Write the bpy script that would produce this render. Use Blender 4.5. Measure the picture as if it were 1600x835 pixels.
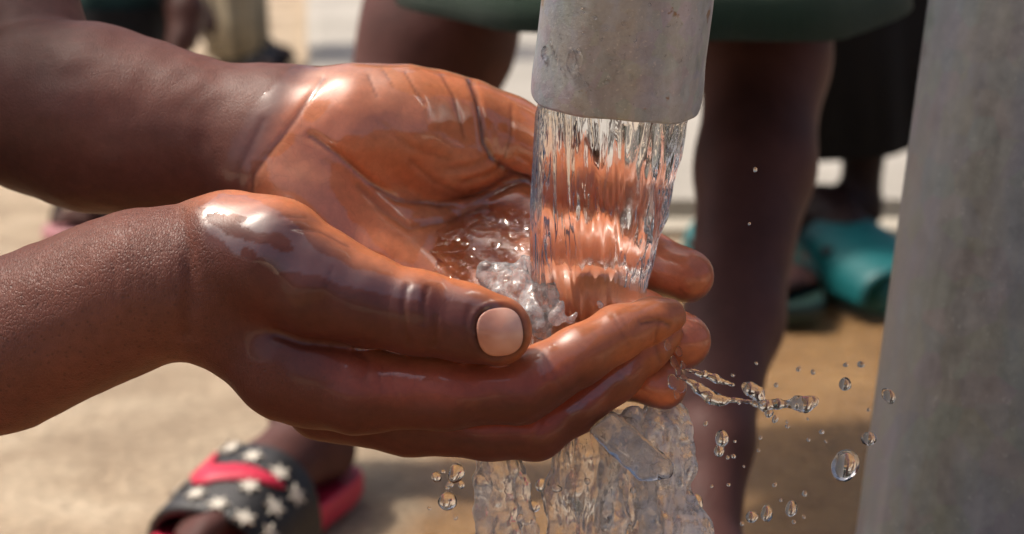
import bpy, bmesh, math, random, time
import numpy as np
from mathutils import Vector, Matrix
T0 = time.time()
random.seed(7)
rng = np.random.default_rng(11)
for o in list(bpy.data.objects):
    bpy.data.objects.remove(o)
scn = bpy.context.scene
col = scn.collection

# ------------------------------------------------------------------ camera
FPX = 3111.0                      # focal length in pixels of the 1600 px wide photograph
CAMH = 0.325                      # camera height over the ground
TH = math.radians(12.0)           # looking down
D0 = 0.45                         # distance of the cupped hands
ST, CT = math.sin(TH), math.cos(TH)
cam_d = bpy.data.cameras.new('camera')
cam_d.sensor_width = 36.0
cam_d.lens = FPX / 1600 * 36.0
cam_d.clip_start = 0.01
cam_d.clip_end = 500
cam_d.dof.use_dof = True
cam_d.dof.focus_distance = 0.455
cam_d.dof.aperture_fstop = 17.0
cam = bpy.data.objects.new('camera', cam_d)
col.objects.link(cam)
cam.location = (0, 0, CAMH)
cam.rotation_euler = (math.pi / 2 - TH, 0, 0)
scn.camera = cam

# ------------------------------------------------------------------ sky and sun
SUN = Vector((-0.46, 0.16, 0.87)).normalized()     # towards the sun
world = bpy.data.worlds.new('World')
scn.world = world
world.use_nodes = True
wn = world.node_tree
wn.nodes.clear()
wo = wn.nodes.new('ShaderNodeOutputWorld')
wb = wn.nodes.new('ShaderNodeBackground')
sk = wn.nodes.new('ShaderNodeTexSky')
sk.sky_type = 'NISHITA'
sk.sun_disc = False
sk.sun_elevation = math.asin(SUN.z)
sk.sun_rotation = math.atan2(SUN.x, SUN.y)
sk.air_density = 0.7
sk.dust_density = 7.0
sk.ozone_density = 0.6
wb.inputs['Strength'].default_value = 0.135
wn.links.new(sk.outputs[0], wb.inputs['Color'])
wn.links.new(wb.outputs[0], wo.inputs['Surface'])
sun_d = bpy.data.lights.new('sun', 'SUN')
sun_d.energy = 3.0
sun_d.angle = math.radians(4.0)
sun_d.color = (1.0, 0.915, 0.80)
sun = bpy.data.objects.new('sun', sun_d)
col.objects.link(sun)
sun.location = SUN * 5
sun.rotation_euler = SUN.to_track_quat('Z', 'Y').to_euler()

scn.view_settings.view_transform = 'Standard'
scn.view_settings.look = 'None'
scn.view_settings.gamma = 1.0
scn.view_settings.exposure = 0.1
scn.view_settings.use_curve_mapping = False
scn.render.engine = 'CYCLES'
cy = scn.cycles
cy.use_denoising = True
cy.max_bounces = 9
cy.diffuse_bounces = 3
cy.glossy_bounces = 4
cy.transmission_bounces = 9
cy.transparent_max_bounces = 14
cy.sample_clamp_indirect = 6.0
cy.blur_glossy = 0.3

# ------------------------------------------------------------------ helpers
def cpt(px, py, dz=0.0):
    """photo pixel + depth in mm beyond the hands' plane -> camera space metres (x right, y down, z forward)"""
    z = D0 + dz * 0.001
    return np.array([(px - 800.0) / FPX * z, (py - 417.5) / FPX * z, z])

def c2w(p):
    p = np.asarray(p, float)
    x, y, z = p[..., 0], p[..., 1], p[..., 2]
    return np.stack([x, z * CT + (-y) * ST, CAMH - z * ST + (-y) * CT], -1)

def w2c(p):
    p = np.asarray(p, float)
    x, y, z = p[..., 0], p[..., 1], p[..., 2] - CAMH
    return np.stack([x, -(y * ST + z * CT), y * CT - z * ST], -1)

def wpt(px, py, Z):
    """photo pixel at distance Z metres -> world"""
    return c2w(np.array([(px - 800.0) / FPX * Z, (py - 417.5) / FPX * Z, Z]))

def gpt(px, py, h=0.0):
    """photo pixel -> the point of the ground (height h) it shows"""
    Z = (CAMH - h) / (ST + CT * (py - 417.5) / FPX)
    return wpt(px, py, Z)

_tab = np.random.default_rng(3).random(4096)
def _hash(i, j, k):
    return _tab[(i * 73856093 ^ j * 19349663 ^ k * 83492791) & 4095]

def vnoise(p, freq):
    """smooth 3d value noise in -1..1"""
    q = np.asarray(p) * freq
    f = np.floor(q)
    t = q - f
    t = t * t * (3 - 2 * t)
    i = f.astype(np.int64)
    out = 0
    for a in (0, 1):
        wa = t[..., 0] if a else 1 - t[..., 0]
        for b in (0, 1):
            w2 = t[..., 1] if b else 1 - t[..., 1]
            for c in (0, 1):
                w3 = t[..., 2] if c else 1 - t[..., 2]
                out = out + wa * w2 * w3 * _hash(i[..., 0] + a, i[..., 1] + b, i[..., 2] + c)
    return out * 2 - 1

def smooth(e0, e1, x):
    t = np.clip((x - e0) / (e1 - e0), 0, 1)
    return t * t * (3 - 2 * t)

def smin(a, b, k):
    if k <= 0:
        return np.minimum(a, b)
    h = np.clip(0.5 + 0.5 * (b - a) / k, 0, 1)
    return b * (1 - h) + a * h - k * h * (1 - h)

class Grid:
    def __init__(s, lo, hi, h):
        s.h = h
        s.lo = np.asarray(lo, float)
        s.n = np.ceil((np.asarray(hi, float) - s.lo) / h).astype(int) + 1
        s.ax = [s.lo[i] + h * np.arange(s.n[i]) for i in range(3)]
    def new(s):
        return np.full(s.n, 0.03, np.float32)
    def box(s, lo, hi):
        a = np.clip(np.floor((lo - s.lo) / s.h).astype(int), 0, s.n)
        b = np.clip(np.ceil((hi - s.lo) / s.h).astype(int) + 1, 0, s.n)
        if np.any(b - a < 1):
            return None
        sl = tuple(slice(a[i], b[i]) for i in range(3))
        X = s.ax[0][sl[0]][:, None, None]
        Y = s.ax[1][sl[1]][None, :, None]
        Z = s.ax[2][sl[2]][None, None, :]
        return sl, X, Y, Z
    def cap(s, D, a, b, ra, rb, k=0.003, flat=None):
        """tapered capsule joined to D; flat = (direction, factor) squashes its section"""
        a = np.asarray(a, float); b = np.asarray(b, float)
        R = max(ra, rb) * (max(1.0, flat[1]) if flat else 1.0)
        m = R + k + 3 * s.h
        bx = s.box(np.minimum(a, b) - m, np.maximum(a, b) + m)
        if bx is None:
            return
        sl, X, Y, Z = bx
        ab = b - a
        L2 = max(ab @ ab, 1e-12)
        dx, dy, dz = X - a[0], Y - a[1], Z - a[2]
        t = np.clip((dx * ab[0] + dy * ab[1] + dz * ab[2]) / L2, 0, 1)
        ex, ey, ez = dx - t * ab[0], dy - t * ab[1], dz - t * ab[2]
        d2 = ex * ex + ey * ey + ez * ez
        sc = 1.0
        if flat:
            n = np.asarray(flat[0], float); n = n / np.linalg.norm(n)
            c = ex * n[0] + ey * n[1] + ez * n[2]
            d2 = d2 + c * c * (1 / flat[1] ** 2 - 1)
            sc = min(1.0, flat[1])
        r = ra + (rb - ra) * t
        d = (np.sqrt(d2) - r) * sc
        D[sl] = smin(D[sl], d, k)
    def chain(s, D, pts, k=0.003, k0=None, flat=None):
        for i in range(len(pts) - 1):
            (a, ra), (b, rb) = pts[i], pts[i + 1]
            s.cap(D, a, b, ra, rb, (k0 if (k0 is not None and i == 0) else k), flat)
    def ell(s, D, c, axes, radii, k=0.004, sub=False):
        """ellipsoid with orthonormal axes rows"""
        c = np.asarray(c, float); A = np.asarray(axes, float)
        R = max(radii) + k + 3 * s.h
        bx = s.box(c - R, c + R)
        if bx is None:
            return
        sl, X, Y, Z = bx
        dx, dy, dz = X - c[0], Y - c[1], Z - c[2]
        u = [(dx * A[i, 0] + dy * A[i, 1] + dz * A[i, 2]) for i in range(3)]
        k0 = np.sqrt(sum((u[i] / radii[i]) ** 2 for i in range(3)))
        k1 = np.sqrt(sum((u[i] / radii[i] ** 2) ** 2 for i in range(3))) + 1e-9
        d = k0 * (k0 - 1) / k1
        if sub:
            D[sl] = -smin(-D[sl], d, k)
        else:
            D[sl] = smin(D[sl], d, k)

def surface_nets(D, g):
    s = D < 0
    c = [s[i:s.shape[0] - 1 + i, j:s.shape[1] - 1 + j, k:s.shape[2] - 1 + k]
         for i in (0, 1) for j in (0, 1) for k in (0, 1)]
    cnt = sum(x.astype(np.int8) for x in c)
    act = (cnt > 0) & (cnt < 8)
    I, J, K = np.nonzero(act)
    N = len(I)
    V = np.stack([D[I + i, J + j, K + k] for i in (0, 1) for j in (0, 1) for k in (0, 1)], 1).astype(np.float64)
    off = np.array([(i, j, k) for i in (0, 1) for j in (0, 1) for k in (0, 1)], float)
    acc = np.zeros((N, 3)); num = np.zeros(N)
    for a in range(8):
        for b in range(a + 1, 8):
            if abs(off[a] - off[b]).sum() != 1:
                continue
            va, vb = V[:, a], V[:, b]
            m = (va < 0) != (vb < 0)
            t = np.where(m, va / np.where(m, va - vb, 1), 0)
            acc += m[:, None] * (off[a] + t[:, None] * (off[b] - off[a]))
            num += m
    P = (np.stack([I, J, K], 1) + acc / num[:, None]) * g.h + g.lo
    idx = np.full(act.shape, -1, np.int64)
    idx[I, J, K] = np.arange(N)
    quads = []
    for ax in range(3):
        sl0 = [slice(1, -1)] * 3; sl1 = [slice(1, -1)] * 3
        sl0[ax] = slice(0, -1); sl1[ax] = slice(1, None)
        s0, s1 = s[tuple(sl0)], s[tuple(sl1)]
        for flip in (0, 1):
            m = (s0 & ~s1) if not flip else (~s0 & s1)
            e = np.stack(np.nonzero(m), 1)
            base = e.copy()
            for q in range(3):
                if q != ax:
                    base[:, q] += 1
            u, v = [(1, 2), (2, 0), (0, 1)][ax]
            def cell(du, dv):
                b = base.copy(); b[:, u] -= du; b[:, v] -= dv
                return idx[b[:, 0], b[:, 1], b[:, 2]]
            q4 = np.stack([cell(1, 1), cell(0, 1), cell(0, 0), cell(1, 0)], 1)
            if flip:
                q4 = q4[:, ::-1]
            quads.append(q4)
    Q = np.concatenate(quads)
    Q = Q[(Q >= 0).all(1)]
    return P, Q

def laplace(P, Q, it=2, lam=0.5):
    n = len(P)
    e = np.concatenate([Q[:, [0, 1]], Q[:, [1, 2]], Q[:, [2, 3]], Q[:, [3, 0]]])
    a = np.concatenate([e[:, 0], e[:, 1]]); b = np.concatenate([e[:, 1], e[:, 0]])
    deg = np.bincount(a, minlength=n)[:, None]
    for _ in range(it):
        S = np.stack([np.bincount(a, weights=P[b, i], minlength=n) for i in range(3)], 1)
        P = P + lam * (S / np.maximum(deg, 1) - P)
    return P

def vnormals(P, Q):
    fn = np.cross(P[Q[:, 2]] - P[Q[:, 0]], P[Q[:, 3]] - P[Q[:, 1]])
    N = np.zeros_like(P)
    for i in range(4):
        for c in range(3):
            N[:, c] += np.bincount(Q[:, i], weights=fn[:, c], minlength=len(P))
    return N / np.maximum(np.linalg.norm(N, axis=1, keepdims=True), 1e-12)

def props(o, label=None, category=None, group=None, kind=None):
    if label: o['label'] = label
    if category: o['category'] = category
    if group: o['group'] = group
    if kind: o['kind'] = kind
    return o

def mesh_obj(name, verts, faces, mat, parent=None, base=None, smooth_sh=True, attrs=None):
    """one mesh object; verts in world coordinates, moved to the object's own origin"""
    verts = np.asarray(verts, float)
    if parent is not None:
        org = np.array(parent.matrix_world.translation) if parent.type != 'EMPTY' else np.array(parent['_org'])
        org = np.array(parent['_org'])
    else:
        if base is None:
            base = (verts[:, 0].mean(), verts[:, 1].mean(), verts[:, 2].min())
        org = np.array(base, float)
    me = bpy.data.meshes.new(name)
    v = verts - org
    if isinstance(faces, np.ndarray):
        me.vertices.add(len(v)); me.vertices.foreach_set('co', v.astype(np.float32).ravel())
        nf, w = faces.shape
        me.loops.add(nf * w); me.loops.foreach_set('vertex_index', faces.astype(np.int32).ravel())
        me.polygons.add(nf); me.polygons.foreach_set('loop_start', np.arange(0, nf * w, w, dtype=np.int32))
        me.update(calc_edges=True)
        me.validate()
    else:
        me.from_pydata([tuple(x) for x in v], [], [tuple(f) for f in faces])
        me.update()
    if smooth_sh:
        me.polygons.foreach_set('use_smooth', np.ones(len(me.polygons), bool))
    if attrs:
        for an, av in attrs.items():
            av = np.asarray(av, np.float32)
            if av.ndim == 1:
                at = me.attributes.new(an, 'FLOAT', 'POINT'); at.data.foreach_set('value', av)
            else:
                at = me.attributes.new(an, 'FLOAT_COLOR', 'POINT')
                at.data.foreach_set('color', np.concatenate([av, np.ones((len(av), 1), np.float32)], 1).ravel())
    o = bpy.data.objects.new(name, me)
    if mat: me.materials.append(mat)
    col.objects.link(o)
    if parent is not None:
        o.parent = parent
        o['_org'] = [float(x) for x in org]
    else:
        o.location = org
        o['_org'] = [float(x) for x in org]
    return o

def empty(name, loc):
    o = bpy.data.objects.new(name, None)
    o.empty_display_size = 0.02
    o.location = loc
    o['_org'] = [float(x) for x in loc]
    col.objects.link(o)
    return o

def loft(rings, close_u=True, cap0=False, cap1=False):
    """rings: (n, m, 3) -> verts, faces"""
    R = np.asarray(rings); n, m = R.shape[:2]
    f = []
    for i in range(n - 1):
        for j in range(m if close_u else m - 1):
            a, b = i * m + j, i * m + (j + 1) % m
            f.append((a, b, b + m, a + m))
    V = R.reshape(-1, 3)
    if cap0: f.append(tuple(range(m))[::-1])
    if cap1: f.append(tuple((n - 1) * m + j for j in range(m)))
    return V, f

# ------------------------------------------------------------------ materials
def mat_new(name):
    m = bpy.data.materials.new(name)
    m.use_nodes = True
    nt = m.node_tree
    for n in list(nt.nodes):
        nt.nodes.remove(n)
    out = nt.nodes.new('ShaderNodeOutputMaterial')
    return m, nt, out

def N(nt, typ, **kw):
    n = nt.nodes.new(typ)
    for k, v in kw.items():
        if k.startswith('i_'):
            n.inputs[k[2:].replace('_', ' ')].default_value = v
        else:
            setattr(n, k, v)
    return n

def ramp(nt, fac, stops):
    r = nt.nodes.new('ShaderNodeValToRGB')
    nt.links.new(fac, r.inputs[0])
    e = r.color_ramp.elements
    while len(e) < len(stops): e.new(0.5)
    for i, (p, c) in enumerate(stops):
        e[i].position = p
        e[i].color = (c, c, c, 1) if isinstance(c, (int, float)) else (*c, 1)
    return r

def noise(nt, scale, detail=4, rough=0.55, vec=None, dist=0.0):
    n = nt.nodes.new('ShaderNodeTexNoise')
    n.inputs['Scale'].default_value = scale
    n.inputs['Detail'].default_value = detail
    n.inputs['Roughness'].default_value = rough
    n.inputs['Distortion'].default_value = dist
    if vec is not None: nt.links.new(vec, n.inputs['Vector'])
    return n

def mixc(nt, fac, a, b, mode='MIX'):
    m = nt.nodes.new('ShaderNodeMix'); m.data_type = 'RGBA'; m.blend_type = mode
    for sock, v in ((m.inputs['Factor'], fac), (m.inputs['A'], a), (m.inputs['B'], b)):
        pass
    ins = {s.identifier: s for s in m.inputs}
    for key, v in (('Factor_Float', fac), ('A_Color', a), ('B_Color', b)):
        s = ins[key]
        if hasattr(v, 'is_output'): nt.links.new(v, s)
        elif isinstance(v, (int, float)): s.default_value = v
        else: s.default_value = (*v, 1)
    return [s for s in m.outputs if s.identifier == 'Result_Color'][0]

def mathn(nt, op, a, b=0.0, c=None):
    m = nt.nodes.new('ShaderNodeMath'); m.operation = op
    for i, v in enumerate((a, b, c)):
        if v is None: continue
        if hasattr(v, 'is_output'): nt.links.new(v, m.inputs[i])
        else: m.inputs[i].default_value = v
    return m.outputs[0]

def bump(nt, height, strength, dist, normal=None):
    b = nt.nodes.new('ShaderNodeBump')
    b.inputs['Strength'].default_value = strength
    b.inputs['Distance'].default_value = dist
    nt.links.new(height, b.inputs['Height'])
    if normal is not None: nt.links.new(normal, b.inputs['Normal'])
    return b.outputs[0]

def simple_mat(name, color, rough=0.6, var=0.25, nscale=60, bumpd=0.0, bscale=200, spec=0.5, sheen=0.0):
    m, nt, out = mat_new(name)
    p = N(nt, 'ShaderNodeBsdfPrincipled')
    tc = N(nt, 'ShaderNodeTexCoord')
    n = noise(nt, nscale, 5, vec=tc.outputs['Object'])
    c = mixc(nt, n.outputs['Fac'], [x * (1 - var) for x in color], [min(1, x * (1 + var)) for x in color])
    nt.links.new(c, p.inputs['Base Color'])
    p.inputs['Roughness'].default_value = rough
    p.inputs['Specular IOR Level'].default_value = spec
    if sheen: p.inputs['Sheen Weight'].default_value = sheen
    if bumpd:
        n2 = noise(nt, bscale, 4, vec=tc.outputs['Object'])
        nt.links.new(bump(nt, n2.outputs['Fac'], 1.0, bumpd), p.inputs['Normal'])
    nt.links.new(p.outputs[0], out.inputs[0])
    return m
# ------------------------------------------------------------------ skin
def skin_material(name, bump_amt=1.0):
    m, nt, out = mat_new(name)
    L = nt.links.new
    p = N(nt, 'ShaderNodeBsdfPrincipled')
    tc = N(nt, 'ShaderNodeTexCoord')
    at = N(nt, 'ShaderNodeAttribute', attribute_name='skin')
    wt = N(nt, 'ShaderNodeAttribute', attribute_name='wet')
    pt = N(nt, 'ShaderNodeAttribute', attribute_name='pore')
    obj = tc.outputs['Object']
    n1 = noise(nt, 55, 5, 0.6, obj)
    n2 = noise(nt, 420, 4, 0.6, obj)
    k1 = ramp(nt, n1.outputs['Fac'], [(0.25, 0.80), (0.75, 1.16)])
    k2 = ramp(nt, n2.outputs['Fac'], [(0.3, 0.88), (0.7, 1.10)])
    c = mixc(nt, 1.0, at.outputs['Color'], k1.outputs[0], 'MULTIPLY')
    c = mixc(nt, 1.0, c, k2.outputs[0], 'MULTIPLY')
    # pores and fine criss-cross lines of dry skin
    mp = N(nt, 'ShaderNodeMapping'); mp.inputs['Scale'].default_value = (1.25, 0.5, 0.6)
    L(obj, mp.inputs[0])
    vo = N(nt, 'ShaderNodeTexVoronoi'); vo.feature = 'DISTANCE_TO_EDGE'
    vo.inputs['Scale'].default_value = 1500; L(mp.outputs[0], vo.inputs['Vector'])
    line = ramp(nt, vo.outputs['Distance'], [(0.0, 0.0), (0.22, 1.0)])
    vp = N(nt, 'ShaderNodeTexVoronoi'); vp.inputs['Scale'].default_value = 620; L(obj, vp.inputs['Vector'])
    pore = ramp(nt, vp.outputs['Distance'], [(0.06, 0.0), (0.30, 1.0)])
    nd = noise(nt, 90, 2, 0.5, obj)
    dv = N(nt, 'ShaderNodeVectorMath', operation='MULTIPLY_ADD')
    L(nd.outputs['Color'], dv.inputs[0]); dv.inputs[1].default_value = (0.012, 0.012, 0.012); L(obj, dv.inputs[2])
    vl = N(nt, 'ShaderNodeTexVoronoi'); vl.feature = 'DISTANCE_TO_EDGE'; vl.inputs['Scale'].default_value = 240; L(dv.outputs[0], vl.inputs['Vector'])
    web = ramp(nt, vl.outputs['Distance'], [(0.0, 1.0), (0.055, 0.0)])
    webm = ramp(nt, n1.outputs['Fac'], [(0.35, 0.1), (0.65, 1.0)])
    webf = mathn(nt, 'MULTIPLY', web.outputs[0], webm.outputs[0])
    # water film: sharp edged patches
    f1 = noise(nt, 62, 3, 0.5, obj, 0.6)
    film = mathn(nt, 'ADD', wt.outputs['Fac'], mathn(nt, 'MULTIPLY', mathn(nt, 'SUBTRACT', f1.outputs['Fac'], 0.5), 1.1))
    film = ramp(nt, film, [(0.42, 0.0), (0.58, 1.0)]).outputs[0]
    dry = mathn(nt, 'SUBTRACT', 1.0, film)
    c = mixc(nt, mathn(nt, 'MULTIPLY', mathn(nt, 'MULTIPLY', mathn(nt, 'SUBTRACT', 1.0, pore.outputs[0]), 0.4), pt.outputs['Fac']), c, (0.02, 0.01, 0.008))
    c = mixc(nt, mathn(nt, 'MULTIPLY', film, 0.35), c, mixc(nt, 1.0, c, (0.92, 0.72, 0.60), 'MULTIPLY'))
    c = mixc(nt, mathn(nt, 'MULTIPLY', webf, 0.10), c, (0.12, 0.035, 0.02))
    L(c, p.inputs['Base Color'])
    h = mathn(nt, 'ADD', mathn(nt, 'MULTIPLY', line.outputs[0], 0.6), mathn(nt, 'MULTIPLY', pore.outputs[0], 0.5))
    h = mathn(nt, 'ADD', h, mathn(nt, 'MULTIPLY', n2.outputs['Fac'], 0.5))
    hd = mathn(nt, 'MULTIPLY', h, mathn(nt, 'MULTIPLY', mathn(nt, 'ADD', mathn(nt, 'MULTIPLY', dry, 0.85), 0.15), mathn(nt, 'ADD', mathn(nt, 'MULTIPLY', pt.outputs['Fac'], 0.9), 0.1)))
    hd = mathn(nt, 'SUBTRACT', hd, mathn(nt, 'MULTIPLY', webf, 0.16))
    L(bump(nt, hd, 0.9 * bump_amt, 0.00016), p.inputs['Normal'])
    fb = noise(nt, 130, 3, 0.5, obj)
    cb = mathn(nt, 'ADD', mathn(nt, 'MULTIPLY', film, 0.35), mathn(nt, 'MULTIPLY', fb.outputs['Fac'], 0.6))
    L(bump(nt, cb, 0.4, 0.0004), p.inputs['Coat Normal'])
    rg = mathn(nt, 'SUBTRACT', 0.52, mathn(nt, 'MULTIPLY', film, 0.10))
    L(rg, p.inputs['Roughness'])
    p.inputs['Specular IOR Level'].default_value = 0.4
    sh = N(nt, 'ShaderNodeAttribute', attribute_name='shine')
    cw = mathn(nt, 'MULTIPLY', film, sh.outputs['Fac'])
    L(cw, p.inputs['Coat Weight'])
    p.inputs['Coat Roughness'].default_value = 0.09
    p.inputs['Coat IOR'].default_value = 1.85
    p.subsurface_method = 'RANDOM_WALK'
    p.inputs['Subsurface Weight'].default_value = 0.25
    p.inputs['Subsurface Radius'].default_value = (1.0, 0.35, 0.2)
    p.inputs['Subsurface Scale'].default_value = 0.004
    L(p.outputs[0], out.inputs[0])
    return m

M_SKIN = skin_material('skin')
M_NAIL = None

PALM = np.array([0.58, 0.200, 0.082])
PALM_PALE = np.array([0.54, 0.27, 0.15])
DORSUM = np.array([0.104, 0.0275, 0.0200])
FOREARM = np.array([0.185, 0.068, 0.048])
CREASE = np.array([0.10, 0.025, 0.014])

def proj(P):
    return P[:, 0] / P[:, 2] * FPX + 800, P[:, 1] / P[:, 2] * FPX + 417.5

def seg_dist(px, py, poly):
    d = np.full(px.shape, 1e9)
    for (x0, y0), (x1, y1) in zip(poly[:-1], poly[1:]):
        ax, ay = x1 - x0, y1 - y0
        t = np.clip(((px - x0) * ax + (py - y0) * ay) / max(ax * ax + ay * ay, 1e-9), 0, 1)
        d = np.minimum(d, np.hypot(px - x0 - t * ax, py - y0 - t * ay))
    return d

def in_poly(px, py, poly):
    r = np.zeros(px.shape, bool)
    n = len(poly)
    for i in range(n):
        x0, y0 = poly[i]; x1, y1 = poly[(i + 1) % n]
        c = ((y0 > py) != (y1 > py)) & (px < (x1 - x0) * (py - y0) / ((y1 - y0) if y1 != y0 else 1e-9) + x0)
        r ^= c
    return r

def R(px, dz=0.0):
    return px * (D0 + dz * 0.001) / FPX

def C(px, py, dz, r):
    return (cpt(px, py, dz), R(r, dz))

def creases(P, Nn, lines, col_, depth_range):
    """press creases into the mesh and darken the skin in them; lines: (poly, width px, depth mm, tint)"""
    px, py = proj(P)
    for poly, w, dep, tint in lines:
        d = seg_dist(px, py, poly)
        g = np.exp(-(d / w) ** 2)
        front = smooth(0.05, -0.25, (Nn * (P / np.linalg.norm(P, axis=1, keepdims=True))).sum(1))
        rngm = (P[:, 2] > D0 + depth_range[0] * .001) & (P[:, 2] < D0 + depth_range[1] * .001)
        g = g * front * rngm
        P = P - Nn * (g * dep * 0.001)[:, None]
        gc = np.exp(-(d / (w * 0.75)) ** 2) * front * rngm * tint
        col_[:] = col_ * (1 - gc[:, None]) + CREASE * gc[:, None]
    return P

# ------------------------------------------------------------------ near hand (thumb side towards the camera)
VH = 0.00062
gN = Grid(np.minimum(cpt(-70, 262, -34), cpt(-70, 262, 62)) * np.array([1, 1, 0]) + np.array([0, 0, D0 - 0.034]), cpt(1130, 770, 62) + np.array([0, 0.004, 0]), VH)
FL = (np.array([0, 0, 1.0]), 1.18)
A = gN.new(); B = gN.new()
arm = [C(-170, 600, 22, 119), C(0, 543, 18, 111), C(130, 487, 15, 99), C(235, 443, 12, 94), C(310, 436, 10, 101)]
for Dm in (A, B):
    gN.chain(Dm, arm, k=0.014, flat=FL)
    gN.cap(Dm, *[C(310, 440, 10, 108)[0], C(500, 575, 8, 0)[0]], R(112), R(92), 0.005)
    gN.cap(Dm, C(320, 445, 22, 0)[0], C(520, 595, 30, 0)[0], R(96), R(84), 0.006)
gN.chain(A, [C(455, 570, 6, 92), C(560, 607, 2, 70), C(700, 613, -1, 56), C(815, 608, -1, 51), C(850, 588, 0, 50)], k=0.003, k0=0.004)
gN.chain(A, [C(845, 592, 0, 50), C(905, 556, 3, 46), C(965, 520, 7, 43), C(1020, 500, 11, 35), C(1044, 494, 13, 29)], k=0.002)
B2 = gN.new()      # middle and ring fingers, behind the index
gN.chain(B2, [C(520, 610, 22, 84), C(640, 652, 14, 60), C(770, 672, 11, 46), C(836, 674, 11, 44), C(900, 634, 13, 41), C(960, 588, 16, 38), C(1010, 545, 19, 33), C(1042, 522, 21, 26)], k=0.003)
B3 = gN.new()
gN.chain(B3, [C(540, 600, 36, 70), C(700, 652, 27, 44), C(810, 664, 25, 42), C(890, 622, 25, 36), C(935, 590, 26, 32)], k=0.003)
gN.chain(B, [C(360, 400, 4, 92), C(430, 405, -2, 92), C(500, 445, -4, 84), C(570, 470, -6, 71), C(655, 489, -8, 63), C(725, 505, -9, 57.5), C(776, 517, -9, 56)], k=0.003, k0=0.006)
gN.ell(B, cpt(400, 410, 6), np.array([[0.86, 0.5, 0], [-0.5, 0.86, 0], [0, 0, 1]]), [R(130), R(98), R(105)], 0.005)
thumb_only = gN.new()
gN.chain(thumb_only, [C(500, 445, -4, 84), C(570, 470, -6, 71), C(655, 489, -8, 63), C(725, 505, -9, 57.5), C(776, 517, -9, 56)], k=0.003)
Dn = smin(A, B2, 0.0012)
Dn = smin(Dn, B3, 0.0012)
Dn = smin(Dn, B, 0.0007)
P, Q = surface_nets(Dn, gN)
P = laplace(P, Q, 3, 0.5)
Nn = vnormals(P, Q)
px, py = proj(P)
# soft unevenness of flesh
P = P + Nn * (0.0003 * vnoise(P, 90) + 0.00016 * vnoise(P + 7, 240))[:, None]
pd = np.array([0.0, -0.80, 0.60])
pal = smooth(-0.12, 0.62, Nn @ pd + 0.18 * vnoise(P, 110))
# the thumb's back stays dark, the finger sides turn towards palm colour
fing = smooth(440, 620, px) * smooth(500, 560, py - 0.05 * (px - 500))
tip = smooth(900, 1050, px)
sidec = smooth(-0.45, 0.35, -Nn[:, 1] + 0.15 * vnoise(P + 3, 90))
colr = FOREARM[None] * np.ones((len(P), 1))
hand = smooth(250, 380, px)
colr = colr * (1 - hand[:, None]) + DORSUM * hand[:, None]
warm = np.array([0.37, 0.085, 0.042])
colr = colr * (1 - (hand * fing * sidec)[:, None] * 0.9) + warm * (hand * fing * sidec)[:, None] * 0.9
colr = colr * (1 - (hand * pal)[:, None]) + PALM * (hand * pal)[:, None]
colr = colr * (1 - 0.55 * tip[:, None]) + (PALM * 0.85) * 0.55 * tip[:, None]
tht = smooth(740, 830, px) * smooth(600, 540, py)
colr = colr * (1 - 0.75 * tht[:, None]) + PALM * 0.8 * 0.75 * tht[:, None]
# wetness of the near hand
wet = smooth(268, 335, px + 0.10 * (py - 330)) * 1.0
drypatch = np.exp(-(((px - 335) / 55) ** 2 + ((py - 435) / 70) ** 2)) + 0.35 * np.exp(-(((px - 430) / 90) ** 2 + ((py - 580) / 60) ** 2))
wet = np.clip(wet - 0.75 * drypatch, 0, 1) * 0.95
wet = wet * smooth(-0.55, 0.15, -Nn[:, 1] + 0.25 * vnoise(P, 130))
wx, wy = px + 5 * vnoise(P, 260), py + 5 * vnoise(P + 4, 260)
shine = np.full(len(P), 0.16)
for poly in ([(318, 322), (345, 304), (385, 304), (430, 328), (470, 358), (492, 392), (520, 406), (600, 432), (655, 446), (655, 470), (560, 455), (500, 432), (455, 424), (420, 432), (395, 418), (368, 405), (350, 377), (322, 362)],
             [(505, 540), (600, 548), (700, 560), (800, 574), (792, 596), (700, 594), (640, 590), (590, 586), (540, 572)],
             [(835, 562), (900, 512), (1000, 470), (1040, 468), (1010, 492), (940, 526), (880, 562), (840, 588)],
             [(690, 440), (760, 462), (805, 490), (760, 482), (700, 470)],
             [(880, 640), (960, 580), (1000, 550), (985, 580), (930, 625), (890, 650)]):
    shine[in_poly(wx, wy, poly)] = 1.0
for poly in ([(323, 333), (345, 330), (372, 345), (400, 362), (430, 366), (452, 376), (460, 388), (450, 394), (432, 392), (420, 382), (390, 378), (350, 362), (325, 347)],
             [(383, 384), (398, 390), (404, 404), (392, 410), (378, 402)], [(478, 345), (500, 350), (520, 372), (500, 372)],
             [(545, 572), (560, 560), (585, 566), (600, 580), (560, 590)], [(655, 592), (665, 582), (690, 585), (690, 598)], [(820, 548), (840, 552), (845, 560), (805, 580)]):
    shine[in_poly(wx, wy, poly)] = 0.0
shine = shine + 0.0
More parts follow.
